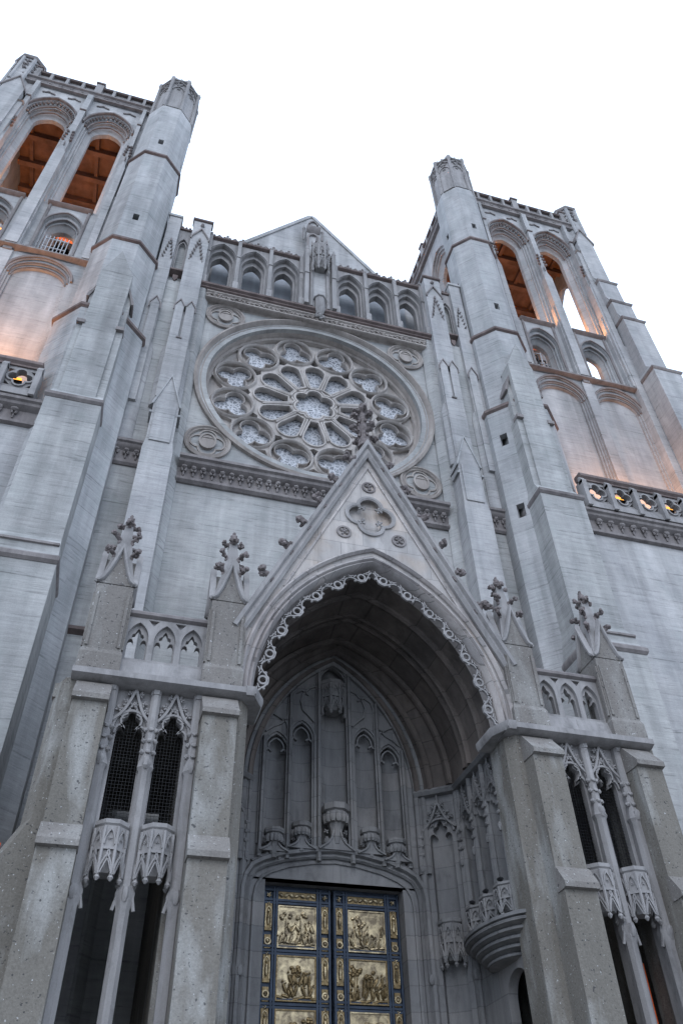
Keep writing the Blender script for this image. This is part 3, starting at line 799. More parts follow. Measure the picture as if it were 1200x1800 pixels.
    g = MB(F); g.run([(.30, 23.28), (-.08, 23.26), (-.14, 23.16), (-.14, 23.06), (-.06, 22.98), (-.06, 22.9), (.24, 22.9), (.30, 23.1)], a0, a1); part(g, 'walkway_rail', TRIM2, tw, s)
    # stepped corner buttress at the outer edge
    g = MB()
    st_ = [(0, 21.5, 16.35, 18.4, -2.4), (21.5, 32.9, 16.4, 17.95, -1.55), (32.9, 37.85, 16.45, 17.75, -1.15), (37.85, 39.7, 16.38, 17.6, -1.0), (39.7, 42.05, 16.3, 17.45, -.85), (42.05, 46.9, 16.2, 17.3, -.7)]
    for i, (z0, z1, xa, xb, y) in enumerate(st_):
        g.box(xa, xb, y, .3, z0, z1)
        if i < 5:
            nx = st_[i + 1]
            g.tower([([(xa, .3), (xa, y), (xb, y), (xb, .3)], z1), ([(nx[2], .3), (nx[2], nx[4]), (nx[3], nx[4]), (nx[3], .3)], z1 + .55)])
    g.prism([(16.2, 46.9), (17.3, 46.9), (16.75, 48.4)], -.7, .3)
    g.box(15.95, 16.3, -.6, .3, 21.5, 45.6); g.run([(-.3, 46.1), (-.7, 45.6), (-.3, 45.5)], 15.9, 16.3)
    g.tower([(oct_pts(17.1, .3, .72), 44), (oct_pts(17.1, .3, .72), 51.9)])
    for x, y in oct_pts(17.1, .3, .72): g.lathe(x, y, [(.11, 48.6), (.11, 52.0)], 6)
    cb = part(g, 'corner_buttress', CONC_T, tw, s, smooth=False)
    g = MB()
    for i, (z0, z1, xa, xb, y) in enumerate(st_[:5]):
        g.tower([([(xa - .02, .3), (xa - .02, y - .02), (xb + .02, y - .02), (xb + .02, .3)], z1 - .14), ([(xa - .08, .3), (xa - .08, y - .08), (xb + .08, y - .08), (xb + .08, .3)], z1 - .06), ([(xa - .08, .3), (xa - .08, y - .08), (xb + .08, y - .08), (xb + .08, .3)], z1 + .03), ([(xa + .02, .3), (xa + .02, y + .02), (xb - .02, y + .02), (xb - .02, .3)], z1 + .1)])
    for w in (-1, 1): g.prism([(16.75 + w * .62, 46.75), (16.75 + w * .62, 46.95), (16.75, 48.56), (16.75, 48.38)], -.78, .3)
    g.tower([(oct_pts(17.1, .3, .8), 51.9), (oct_pts(17.1, .3, .86), 52.0), (oct_pts(17.1, .3, .86), 52.15), (oct_pts(17.1, .3, .6), 52.2)])
    parts(g, 'weathering', TRIM, tw, s); g = MB()
    for k in (0, 1, 7):
        g.F = facet_frame(17.1, .3, .72, k)
        for z in (51.5, 51.0, 50.5): g.flower(0, -.03, z, .2, 4)
        g.F = FRONT
    part(g, 'carved_boss', TRIM, tw, s)

# --- big stepped buttresses in front of the turrets
for s in SIDES:
    g = MB()
    S = [(0, 14.7, 7.48, 9.45, -2.74), (15.3, 21.5, 7.6, 9.30, -2.30), (21.9, 25.9, 7.66, 9.25, -1.98)]
    g.box(*S[0][2:4], -2.74, -.5, 0, 14.7)
    def fr(xa, xb, y): return [(xa, -.5), (xa, y), (xb, y), (xb, -.5)]
    g.tower([(fr(7.48, 9.45, -2.74), 14.7), (fr(7.52, 9.38, -2.6), 15.0), (fr(7.54, 9.36, -2.6), 15.25), (fr(7.6, 9.3, -2.30), 15.7), (fr(7.6, 9.3, -2.30), 21.5), (fr(7.66, 9.25, -1.98), 22.1), (fr(7.66, 9.25, -1.98), 25.9), (fr(7.72, 9.2, -1.8), 26.0), (fr(7.72, 9.2, -1.8), 27.9), (fr(8.0, 8.9, -1.7), 29.4)])
    g.box(7.9, 9.05, -2.06, -1.4, 21.9, 29.45); g.prism([(7.9, 29.44), (9.05, 29.44), (8.47 + .08, 31.1)], -2.06, -1.3)
    ob = part(g, 'stepped_buttress', CONC, side=s, smooth=False)
    g = MB()
    def drip(xa, xb, y, z):
        g.tower([(fr(xa - .0, xb + .0, y - .02), z - .2), (fr(xa - .04, xb + .04, y - .09), z - .12), (fr(xa - .04, xb + .04, y - .09), z + .0), (fr(xa + .02, xb - .02, y + .03), z + .12)])
    drip(7.48, 9.45, -2.74, 14.72); drip(7.6, 9.3, -2.30, 21.52)
    g.run([(-2.5, 15.34), (-2.66, 15.29), (-2.66, 15.22), (-2.5, 15.18)], 7.56, 9.34)
    for xa, w in ((7.66, 1), (9.25, -1)):
        g.box(min(xa - .02 * w, xa + .26 * w), max(xa - .02 * w, xa + .26 * w), -2.12, -1.75, 25.78, 25.96)
        g.prism([(xa - w * .06, 27.8), (xa - w * .06, 27.92), (xa + w * .30, 29.06), (xa + w * .33, 28.96), (xa + w * .02, 27.8)], -1.88, -1.3)
    parts(g, 'weathering_drip', TRIM, ob, s)

# --- entrance porch -------------------------------------------------------
YF = -5.5     # plane of the porch front
AI = dict(cx=0, a=2.74, z0=10.05, h=3.72)     # soffit of the great arch
for s in SIDES:
    # pier next to the arch and outer pier: body + front buttress strip
    for (ba, bb, fa, fb, nm) in ((2.78, 3.74, 3.06, 3.72, 0), (5.46, 6.42, 5.46, 6.08, 1)):
        g = MB()
        if nm == 0: body = [(ba + .02, -4.6), (ba, -5.35), (ba + .16, YF - .06), (bb, YF - .06), (bb, -4.6)]
        else: body = [(ba, -4.6), (ba, YF - .06), (bb - .12, YF - .06), (bb + .06, -5.2), (bb + .06, -4.6)]
        low = [(x + (.0 if nm == 0 else (.28 if x > 6 else 0)), y) for x, y in body]
        if nm: g.tower([(low, 0), (low, 6.5), (body, 7.05), (body, 9.74)])
        else: g.tower([(body, 0), (body, 9.74)])
        g.run([(-5.3, 0), (-6.12, 0), (-6.12, 6.5), (-5.96, 6.82), (-5.96, 9.16), (-5.62, 9.66), (-5.3, 9.66)], fa, fb)
        pr = part(g, 'porch_pier', AGG, side=s, smooth=False)
        g = MB()
        g.run([(-5.9, 6.86), (-5.99, 6.84), (-6.22, 6.52), (-6.22, 6.42), (-6.1, 6.40), (-5.9, 6.4)], fa - .02, fb + .02)
        g.run([(-5.5, 9.68), (-5.66, 9.64), (-6.06, 9.20), (-6.06, 9.10), (-5.94, 9.08), (-5.5, 9.1)], fa - .02, fb + .02)
        parts(g, 'sloped_weathering', PINN, pr, s, smooth=False)
    # side wall of the porch, floor slab over the side chamber
    g = MB(); g.box(6.0, 6.5, -4.6, -.3, 0, 9.74); g.box(3.75, 3.95, -5.2, -.3, 0, 9.45); g.box(3.3, 6.5, -5.3, -.3, 9.45, 9.74)
    part(g, 'porch_side_wall', AGG, side=s, smooth=False)
    # ledge moulding over piers and screen
    g = MB()
    g.run([(-5.2, 9.96), (-5.70, 9.94), (-5.80, 9.88), (-5.80, 9.76), (-5.66, 9.70), (-5.2, 9.70)], 2.70, 6.22)
    g.tower([([(2.52, -4.6), (2.52, -5.35), (2.74, -5.78), (2.9, -5.78), (2.9, -4.6)], 9.72), ([(2.48, -4.6), (2.48, -5.37), (2.72, -5.82), (2.9, -5.82), (2.9, -4.6)], 9.80), ([(2.48, -4.6), (2.48, -5.37), (2.72, -5.82), (2.9, -5.82), (2.9, -4.6)], 9.90), ([(2.56, -4.6), (2.56, -5.3), (2.76, -5.7), (2.9, -5.7), (2.9, -4.6)], 9.96)])
    part(g, 'ledge_moulding', CAST, side=s)
    # pinnacles
    for cx in (3.385, 5.785):
        cy = -5.28; w = .37
        g = MB()
        def sq(q): return [(cx - q, cy - q), (cx + q, cy - q), (cx + q, cy + q), (cx - q, cy + q)]
        g.tower([(sq(w + .04), 9.9), (sq(w + .04), 10.3), (sq(w), 10.4), (sq(w), 12.0)])
        for k in range(4):
            t = k * math.pi / 2; F = Frame((cx + w * math.sin(t), cy - w * math.cos(t), 0), t); g.F = F
            g.prism([(-.37, 11.98), (.37, 11.98), (0, 12.92)], -.0, .36)
            for q in (-1, 1):
                g.box(q * .31 - .03, q * .31 + .03, -.035, .02, 10.45, 11.75)
        g.F = FRONT
        pn = part(g, 'pinnacle', PINN, side=s, smooth=False)
        g = MB(); g.tower([(sq(.36), 12.02), (sq(.19), 13.0), (sq(.10), 13.75), (sq(.09), 13.9)]); part(g, 'spire', CAST, pn, s, smooth=False)
        g = MB()
        for k in range(4):
            t = k * math.pi / 2; g.F = Frame((cx + w * math.sin(t), cy - w * math.cos(t), 0), t)
            g.sweep([(-.39, 12.02), (-.35, 12.02), (-.27, 12.10), (-.18, 12.32), (-.08, 12.66), (0, 12.98), (.08, 12.66), (.18, 12.32), (.27, 12.10), (.35, 12.02), (.39, 12.02)], [(-.03, .06), (-.03, -.03), (.0, -.07), (.045, -.07), (.065, -.02), (.065, .06)])
        g.F = FRONT
        part(g, 'gablet_moulding', CAST, pn, s)
        for k in range(4):
            t = math.pi / 4 + k * math.pi / 2; o_ = V((math.cos(t), math.sin(t), .12))
            for z, q in ((12.95, .21), (13.42, .145)):
                g = MB(); g.crocket(V((cx, cy, z)) + V((math.cos(t), math.sin(t), 0)) * q * 1.1, o_, .30); part(g, 'crocket', DARK, pn, s)
        g = MB(); g.bud((cx, cy, 13.88), .44); part(g, 'finial', DARK, pn, s)
    # pierced parapet between the pinnacles
    g = MB()
    o = [(3.74, 10.3), (5.44, 10.3), (5.44, 11.46), (3.74, 11.46)]
    C = (4.05, 4.60, 5.15)
    g.plate(o, [pointed(c, .215, 10.92, .38, 7, 10.42) for c in C] + [[(c + .16, 11.38), (c + .27, 11.24), (c + .385, 11.38)] for c in C[:2]], -5.42, -5.33)
    g.plate(o, [trefoil_light(c, .19, 10.44, 10.84, 11.20) for c in C], -5.33, -5.2)
    pb = part(g, 'porch_parapet', CAST, side=s)
    g = MB(); g.run([(-5.1, 11.6), (-5.44, 11.58), (-5.5, 11.52), (-5.5, 11.46), (-5.44, 11.42), (-5.38, 11.40), (-5.1, 11.4)], 3.72, 5.46); part(g, 'parapet_rail', TRIM, pb, s)
    g = MB(); g.run([(-5.2, 10.36), (-5.5, 10.32), (-5.58, 10.0), (-5.2, 9.96)], 3.72, 5.46)
    for a in (3.78, 4.60, 5.42):
        g.F = FRONT; g.lathe(a, -5.5, [(.10, 9.6), (.10, 9.98), (.02, 10.3)], 6)
    part(g, 'parapet_base', CAST, pb, s)
    # two-light niche screen between the piers
    def ogee(c, hw, zs, zt):
        L = [(-1, 0), (-.8, .10), (-.58, .24), (-.40, .40), (-.27, .56), (-.15, .74), (-.06, .90), (0, 1)]
        p = [(c + hw * a, zs + (zt - zs) * b) for a, b in L]; return p + [(2 * c - a, b) for a, b in p[:-1]][::-1]
    def niche_head(mb, c, hw, zs, zt, d, cusp=True):
        """ogee hood with crockets and leaf bosses"""
        mb.sweep(ogee(c, hw, zs, zt), [(0, d), (0, d - .10), (.05, d - .10), (.05, d)])
        mb.sweep(pointed(c, hw * .80, zs - .06, (zt - zs) * .50, 8), [(0, d), (0, d - .07), (.045, d - .07), (.045, d)])
        for k, (f, h) in enumerate(((.62, .34), (.40, .56), (.2, .86))):
            for q in (-1, 1):
                mb.flower(c + q * hw * f * 1.15, d - .06, zs + (zt - zs) * (h + .12), .085, 5)
        mb.flower(c, d - .05, zs + (zt - zs) * .62, .09, 5); mb.flower(c - hw * .45, d - .04, zs + (zt - zs) * .24, .06, 4); mb.flower(c + hw * .45, d - .04, zs + (zt - zs) * .24, .06, 4)
        mb.lathe(c, d - .06, [(.025, zt), (.025, zt + .3)], 6)
    g = MB()
    L2 = (4.21, 4.98)
    g.plate([(3.70, 6.5), (5.5, 6.5), (5.5, 9.72), (3.70, 9.72)], [trefoil_light(c, .245, 6.9, 8.78, 9.36) for c in L2] , -5.40, -5.24)
    for c in L2:
        g.sweep(trefoil_light(c, .262, 6.95, 8.78, 9.39)[1:-1], [(0, -5.38), (0, -5.46), (.035, -5.46), (.035, -5.38)])
        niche_head(g, c, .37, 8.98, 9.62, -5.40)
    # cut away below the canopies: only a band behind them
    g.v = g.v
    scn = part(g, 'niche_screen', CAST, side=s)
    for c in (3.78, 4.595, 5.41):
        g = MB()
        g.lathe(c, -5.48, [(.12, 0), (.12, 5.75), (.15, 5.82), (.17, 5.98), (.13, 6.10), (.12, 8.05), (.16, 8.12), (.10, 8.35), (.095, 9.7)], 8, math.pi / 8)
        g.box(c - .085, c + .085, -5.46, -5.2, 0, 9.7)
        for z in (8.42, 8.64, 8.86):
            for q in (-1, 0, 1): g.lump((c + q * .10, -5.58 + abs(q) * .06, z), (q * .04, -.03, .02), .055)
        g.lump((c, -5.60, 8.18), (0, -.02, .12), .075); g.lump((c, -5.60, 5.95), (0, -.02, .14), .085)
        for q in (-1, 1): g.tube((c + q * .08, -5.56, 6.1), (c + q * .17, -5.52, 5.72), .03)
        part(g, 'colonnette', CAST, scn, s)
    for c in L2:
        g = MB(); canopy(g, FRONT, c, -5.52, 6.07, 7.06, .26); part(g, 'statue_canopy', CAST, scn, s)
        g = MB()
        for i in range(8): x = c - .24 + .48 * (i + .5) / 8; g.box(x - .0024, x + .0024, -5.30, -5.294, 6.95, 9.3)
        for i in range(36): z = 6.98 + i * .064; g.box(c - .245, c + .245, -5.294, -5.288, z - .0024, z + .0024)
        part(g, 'wire_mesh', IRON, scn, s, smooth=False)
    # jamb wall inside the porch, with the splayed panel beside the door wall
    for F, a0, a1, bays, nm in ((Frame((2.92, 0, 0), -math.pi / 2), 2.42, 4.62, 3, 'jamb_arcade'), (Frame((2.08, -1.75, 0), math.atan2(-.67, .84)), 0, 1.075, 1, 'splayed_jamb')):
        g = MB(F); L = a1 - a0; b = L / bays
        cc = [a0 + b * (i + .5) for i in range(bays)]
        g.plate([(a0, 6.3 if bays == 3 else 0), (a1, 6.3 if bays == 3 else 0), (a1, 9.86), (a0, 9.86)], [], .16, .4)
        front = [(a0, 6.3 if bays == 3 else 0), (a1, 6.3 if bays == 3 else 0), (a1, 9.86), (a0, 9.86)]
        hw = b * .36 if bays == 3 else .27
        g.plate(front, [trefoil_light(c, hw, 6.4 if bays == 3 else 2.3, 8.78, 9.2) for c in cc], 0, .16)
        for c in cc: niche_head(g, c, b * .42 if bays == 3 else .40, 8.95, 9.55, 0)
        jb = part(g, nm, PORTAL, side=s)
        for i in range(bays + 1):
            for dx in ((0,) if bays == 3 else ((-.02,) if i == 0 else (.02,))):
                g = MB(F); c = a0 + b * i + dx; c = min(max(c, a0 + .06), a1 - .06)
                g.lathe(c, -.03, ([(.085, 2.2), (.085, 5.7), (.12, 5.85)] if bays == 1 else []) + [(.09, 6.0 if bays == 1 else 6.3), (.085, 8.0), (.11, 8.15), (.075, 8.3), (.07, 9.86)], 8)
                for z in (8.42, 8.62, 8.82): g.lump(g.F(c, -.10, z), g.F.u * .09, .055)
                g.lump(g.F(c, -.12, 8.12), Z * .11, .06)
                if bays == 1: g.lump(g.F(c, -.12, 5.85), Z * .12, .07)
                part(g, 'jamb_colonnette', PORTAL, jb, s)
        g = MB(F)
        g.run([(.1, 9.98), (-.14, 9.95), (-.2, 9.88), (-.14, 9.80), (.1, 9.76)], a0, a1)
        part(g, 'jamb_string', PORTAL, jb, s)
        for c in cc:
            g = MB(F)
            if bays == 3:
                canopy(g, F, c, .0, 6.42, 7.05, .27)
            else: canopy(g, F, c, .06, 6.02, 6.98, .25)
            part(g, 'statue_canopy', PORTAL, jb, s)
            if bays == 3:
                g = MB(); g.lump(F(c, -.16, 7.16), F.u * -.13 + Z * .03, .045); g.tube(F(c, -.1, 7.05), F(c, -.16, 7.16), .02); part(g, 'iron_bracket', IRON, jb, s)
    # little arched hood over the side door
    F = Frame((2.92, 0, 0), -math.pi / 2); g = MB(F)
    g.plate([(2.42, 0), (4.62, 0), (4.62, 6.3), (2.42, 6.3)], [pointed(4.05, .5, 5.15, .45, 12, 1.8)], .0, .2)
    g.box(3.5, 4.6, .76, .8, 1.8, 5.8)
    sd = part(g, 'side_door_arch', PORTAL, side=s)
    g = MB(F); g.box(3.52, 4.58, .70, .755, 1.8, 5.8); part(g, 'side_door', IRON, sd, s)
    # bowed corbel course under the three statue brackets
    g = MB(F); pj_ = .62 if s > 0 else .22
    def bow(q, p): return [(3.70 + 1.42 * q * math.cos(t), .1 - (p * pj_ + .1) * math.sin(t)) for t in [math.pi * k / 20 for k in range(21)]]
    sec = [(bow(.36, .05), 5.72)]
    for k in range(5):
        q = .50 + .125 * k; z = 5.74 + .115 * k
        sec += [(bow(q - .07, q - .10), z), (bow(q - .005, q - .01), z + .015), (bow(q, q), z + .06), (bow(q - .05, q - .07), z + .085)]
    sec += [(bow(1.02, 1.02), 6.30), (bow(1.02, 1.02), 6.36), (bow(.9, .7), 6.42)]
    g.tower(sec)
    part(g, 'bowed_corbel', PORTAL, side=s, auto=24)
    # banners seen as orange slivers
g = MB(); g.box(-8.6, -6.97, -3.02, -3.0, 2.6, 7.52)
ban = g.build('banner', ORANGE); tag(ban, 'orange cloth banner hanging on the wall beside the left porch pier', 'banner')
g = MB(); g.box(5.18, 5.33, -4.66, -4.64, 2.6, 5.66)
ban = g.build('banner', ORANGE); tag(ban, 'narrow orange cloth strip hanging behind the mullion of the right porch niche', 'banner')

# gable front with the great arch
g = MB()
gab = [(-3.06, 9.96), (-3.06, 11.5), (0, 17.88), (3.06, 11.5), (3.06, 9.96)]
g_arch = pointed(0, 2.92, 9.97, 4.15, 24)
g.plate([(3.06, 9.96), (3.06, 11.5), (0, 17.88), (-3.06, 11.5), (-3.06, 9.96)] + g_arch, [], YF, YF + .5) if False else None
# outline runs round the gable and back along the arch
g.plate([(-2.93, 9.95), (-3.06, 9.95), (-3.06, 11.5), (0, 17.88), (3.06, 11.5), (3.06, 9.95), (2.93, 9.95)] + pointed(0, 2.92, 9.97, 4.15, 24)[::-1], [foils(0, 15.44, .30, .275, 4, math.pi / 4 * 0, 10)], YF, YF + .14)
g.plate([(-2.93, 9.95), (-3.06, 9.95), (-3.06, 11.5), (0, 17.88), (3.06, 11.5), (3.06, 9.95), (2.93, 9.95)] + pointed(0, 2.92, 9.97, 4.15, 24)[::-1], [], YF + .14, YF + .5)
for s in SIDES: g.prism([(s * 3.06, 9.95), (s * 3.06, 11.4), (s * .0, 17.8), (s * 0, 17.5), (s * 2.9, 11.3), (s * 2.9, 9.95)], YF + .5, -.1)
gable = part(g, 'porch_gable', GABLE, smooth=False)
g = MB()
g.sweep([(-3.12, 11.36), (0, 17.86), (3.12, 11.36)], [(-.12, YF + .06), (-.12, YF - .10), (-.05, YF - .16), (.04, YF - .12), (.08, YF - .2), (.17, YF - .2), (.2, YF - .08), (.2, YF + .6), (-.12, YF + .6)])
part(g, 'gable_coping', CAST, gable)
g = MB()
g.sweep([(-2.15, 12.75), (0, 17.2), (2.15, 12.75)], [(0, YF + .02), (0, YF - .035), (.05, YF - .035), (.05, YF + .02)])
part(g, 'inner_moulding', MOULD, gable)
g = MB()
g.sweep(pointed(0, 2.97, 9.97, 4.26, 26), [(-.0, YF + .1), (-.0, YF - .06), (.05, YF - .12), (.10, YF - .08), (.12, YF + .02)])
g.sweep(pointed(0, 2.80, 9.97, 3.98, 26), [(-.10, YF + .5), (-.08, YF + .06), (-.02, YF - .04), (.04, YF + .02), (.07, YF - .05), (.13, YF - .03), (.17, YF + .03), (.18, YF + .5)])
part(g, 'arch_moulding', MOULD, gable)
g = MB()
g.sweep(foils(0, 15.44, .30, .275, 4, 0, 10), [(-.0, YF + .1), (-.0, YF - .03), (-.05, YF - .05), (-.09, YF + .01), (-.09, YF + .1)], closed=True)
g.sweep(foils(0, 15.44, .31, .34, 4, 0, 10), [(-.03, YF + .02), (-.03, YF - .05), (.04, YF - .05), (.04, YF + .02)], closed=True)
for k in range(4):
    t = math.pi / 4 + k * math.pi / 2; g.flower(.33 * math.cos(t), YF - .02, 15.44 + .33 * math.sin(t), .12, 5)
part(g, 'quatrefoil', CAST, gable)
for a, b in ((0, 16.48), (-.72, 14.75), (.72, 14.75)):
    g = MB(); g.sweep(circle(a, b, .17, 18), [(-.02, YF + .02), (-.02, YF - .04), (.03, YF - .04), (.03, YF + .02)], closed=True); g.flower(a, YF - .02, b, .13, 5); part(g, 'rosette', TRIM, gable)
for s in SIDES:
    for t in (.10, .235, .37, .50, .63, .77):
        g = MB(); p = V((3.12 * t * s, YF - .10, 17.86 - 6.5 * t)); n_ = V((s * .9, -.1, .43)).normalized(); g.crocket(p + n_ * .03, n_, .46); part(g, 'crocket', DARK, gable)
g = MB(); g.lathe(0, YF + .12, [(.2, 18.2), (.13, 18.7), (.10, 19.6), (.07, 19.9)], 8); 
for z, q in ((18.75, .42), (19.35, .36)):
    for k in range(4): t = k * math.pi / 2 + .3; g.crocket(V((math.cos(t) * .1, YF + .12 + math.sin(t) * .1, z)), V((math.cos(t), math.sin(t), .15)), q)
g.bud((0, YF + .12, 19.72), .5); part(g, 'finial', DARK, gable)
# pierced cusped fringe hanging under the arch
g = MB()
arcp = pointed(0, 2.66, 10.0, 3.72, 56)
def along(path, n, off):
    Ls = [0]
    for i in range(1, len(path)): Ls.append(Ls[-1] + math.dist(path[i], path[i - 1]))
    out = []
    for k in range(n):
        t = Ls[-1] * (k + .5) / n; i = max(j for j in range(len(Ls)) if Ls[j] <= t); i = min(i, len(path) - 2)
        u = (t - Ls[i]) / (Ls[i + 1] - Ls[i]); p = V(path[i]).lerp(V(path[i + 1]), u); d = (V(path[i + 1]) - V(path[i])).normalized(); out.append((p, d, V((d.y, -d.x))))
    return out
FR = MB()
for p, d, nrm in along(arcp, 14, 0):
    c = p + nrm * .125; yy = YF + .10; h_ = .06
    FR.sweep(circle(c.x, c.y, .088, 14), [(-.02, yy), (-.02, yy + h_), (.018, yy + h_), (.018, yy)], closed=True)
    for q in (-1, 1):
        P_ = lambda u, n: tuple(p + d * q * u + nrm * n)
        FR.sweep([P_(.355, .0), P_(.34, .045), P_(.27, .055), P_(.20, .10), P_(.155, .165), P_(.10, .20), P_(.07, .235), P_(0, .24)], [(-.017, yy), (-.017, yy + h_), (.017, yy + h_), (.017, yy)])
        FR.sweep([P_(.10, .03), P_(.17, .055), P_(.20, .10)], [(-.013, yy), (-.013, yy + h_), (.013, yy + h_), (.013, yy)])
        FR.sweep([P_(.30, -.02), P_(.235, .03), P_(.17, .02)], [(-.013, yy), (-.013, yy + h_), (.013, yy + h_), (.013, yy)])
        b_ = p + d * q * .19 + nrm * .17; FR.lump((b_.x, yy + .03, b_.y), (.035, 0, 0), .036, 6, 4)
part(FR, 'cusped_fringe', CAST, gable)

# vault over the porch
g = MB()
sec = [(-1.76, 2.12, 9.86, 3.56), (-2.45, 2.82, 9.95, 3.78), (-5.05, 2.82, 9.97, 3.84)]
for (y0, a, z, h), (y1, a1, z1, h1) in zip(sec, sec[1:]):
    p, q = pointed(0, a, z, h, 20), pointed(0, a1, z1, h1, 20)
    po, qo = pointed(0, a + .3, z, h + .35, 20), pointed(0, a1 + .3, z1, h1 + .35, 20)
    n = len(p); vs = [(x, y0, zz) for x, zz in p] + [(x, y1, zz) for x, zz in q] + [(x, y0, zz) for x, zz in po] + [(x, y1, zz) for x, zz in qo]
    fs = []
    for i in range(n - 1): fs += [(i, i + 1, n + i + 1, n + i), (2 * n + i, 3 * n + i, 3 * n + i + 1, 2 * n + i + 1)]
    g.add(vs, fs)
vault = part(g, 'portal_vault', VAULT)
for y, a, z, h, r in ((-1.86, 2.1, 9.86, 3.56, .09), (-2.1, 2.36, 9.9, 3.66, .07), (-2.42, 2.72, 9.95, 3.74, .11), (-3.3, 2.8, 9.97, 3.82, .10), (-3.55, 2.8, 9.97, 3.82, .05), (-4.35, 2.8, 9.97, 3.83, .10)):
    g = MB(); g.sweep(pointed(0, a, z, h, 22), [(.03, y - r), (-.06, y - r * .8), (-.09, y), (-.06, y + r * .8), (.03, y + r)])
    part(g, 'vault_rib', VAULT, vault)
g = MB()
g.prism([(-3.2, 9.96), (-3.2, 11.45), (0, 17.7), (3.2, 11.45), (3.2, 9.96)], -.9, -.02)
for s in SIDES: g.prism([(s * 2.9, 11.5), (s * 3.2, 11.45), (0, 17.75), (0, 17.35)], YF + .5, -.9)
part(g, 'porch_roof', CONC, smooth=False)

# door wall: tympanum with five statue niches
YT = -1.75
F = Frame((0, YT, 0), 0)
g = MB(F)
field = pointed(0, 2.10, 9.86, 3.54, 20, 7.4)
nich = ((-1.45, .265, 8.1, 10.72, .40), (-.82, .265, 8.2, 11.08, .42), (0, .345, 8.4, 12.7, .55), (.82, .265, 8.2, 11.08, .42), (1.45, .265, 8.1, 10.72, .40))
g.plate([(-2.15, 7.66), (2.15, 7.66), (2.15, 9.9)] + [(-x, z) for x, z in pointed(0, 2.15, 9.9, 3.6, 20)][1:] , [pointed(c, w, zs, h, 8, z0) for c, w, z0, zs, h in nich], 0, .14)
g.plate([(-2.15, 0), (-1.58, 0), (-1.58, 7.66), (1.58, 7.66), (1.58, 0), (2.15, 0), (2.15, 7.7), (-2.15, 7.7)], [], 0, .5)
g.box(-2.2, 2.2, .5, .8, 7.6, 13.8)
for c, w, z0, zs, h in nich:   # folded niche backs
    n = len(pointed(c, w + .02, zs, h + .03, 8))
    g.tower([([(c - w - .03, .12), (c - w - .03, .2), (c - w * .30, .31), (c + w * .30, .31), (c + w + .03, .2), (c + w + .03, .12), (c + w + .03, .5), (c - w - .03, .5)], z0 - .05), ([(c - w - .03, .12), (c - w - .03, .2), (c - w * .30, .31), (c + w * .30, .31), (c + w + .03, .2), (c + w + .03, .12), (c + w + .03, .5), (c - w - .03, .5)], zs + h + .1)])
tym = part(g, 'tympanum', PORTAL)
g = MB(F)
for c, w, z0, zs, h in nich:
    g.sweep(pointed(c, w + .045, zs, h + .06, 10, z0), [(0, .02), (0, -.05), (.045, -.05), (.045, .02)])
    if c: g.sweep(pointed(c, w * .66, zs + .04, h * .62, 6), [(0, .12), (0, .03), (.035, .03), (.035, .12)])
    for q in (-1, 1): g.sweep([(c + q * w * .98, zs - .05), (c + q * w * .72, zs + .03), (c + q * w * .42, zs - .04)], [(-.02, .12), (-.02, .03), (.02, .03), (.02, .12)])
for a, zt in ((-1.77, 11.0), (-1.135, 12.25), (-.40, 13.05), (.40, 13.05), (1.135, 12.25), (1.77, 11.0)):
    g.box(a - .035, a + .035, -.10, .02, 8.15, zt); g.lathe(a, -.10, [(.06, 8.1), (.06, 8.3), (.035, 8.4), (.035, zt)], 6)
    g.lathe(a + (.0 if a == 0 else .055), -.04, [(.022, 8.4), (.022, zt - .1)], 5); g.lathe(a - .055, -.04, [(.022, 8.4), (.022, zt - .1)], 5)
for s in SIDES:
    # flowing bars over the side niches
    g.sweep([(s * a, b) for a, b in ((.42, 12.6), (.62, 12.52), (.80, 12.3), (.86, 12.1), (.80, 11.85), (.62, 11.68), (.5, 11.55))], [(-.022, .02), (-.022, -.06), (.022, -.06), (.022, .02)])
    g.sweep([(s * a, b) for a, b in ((1.12, 12.0), (1.02, 12.3), (.84, 12.42), (.66, 12.3))], [(-.022, .02), (-.022, -.06), (.022, -.06), (.022, .02)])
    g.sweep([(s * a, b) for a, b in ((1.13, 11.9), (1.2, 11.6), (1.36, 11.4), (1.56, 11.3), (1.74, 11.15))], [(-.022, .02), (-.022, -.06), (.022, -.06), (.022, .02)])
    g.sweep([(s * a, b) for a, b in ((1.16, 11.2), (1.22, 11.45), (1.45, 11.6), (1.6, 11.66))], [(-.022, .02), (-.022, -.06), (.022, -.06), (.022, .02)])
part(g, 'niche_tracery', PORTAL, tym)
g = MB(F); g.sweep(pointed(0, 2.02, 9.86, 3.42, 24, 8.0), [(-.02, .05), (-.02, -.10), (.05, -.16), (.10, -.10), (.14, -.2), (.22, -.2), (.24, .05)]); part(g, 'tympanum_arch', PORTAL, tym)
for c, zt, r in ((-1.45, 8.70, .19), (-.82, 8.89, .19), (0, 9.37, .27), (.82, 8.89, .19), (1.45, 8.70, .19)):
    g = MB(F); O = lambda q: oct_pts(c, -.12, q)
    k = r / .19
    g.tower([(O(r * .35), zt - .62 * k), (O(r * .5), zt - .40 * k), (O(r * .75), zt - .26 * k), (O(r * .95), zt - .12 * k), (O(r * 1.15), zt - .10 * k), (O(r * 1.15), zt), (O(r * .7), zt + .02)])
    for q in range(7): t = math.pi * (1 + q / 6); g.lump(g.F(c + r * .9 * math.cos(t), -.12 + r * .9 * math.sin(t), zt - .22 * k), Z * .1 * k, .055 * k)
    for q in (-1, 1): g.lump(g.F(c + q * r * .75, -.06, zt - .55 * k), Z * .1, .07)
    part(g, 'statue_pedestal', PORTAL, tym)
g = MB(F); canopy(g, F, 0, .06, 11.75, 12.75, .30); part(g, 'statue_canopy', PORTAL, tym)

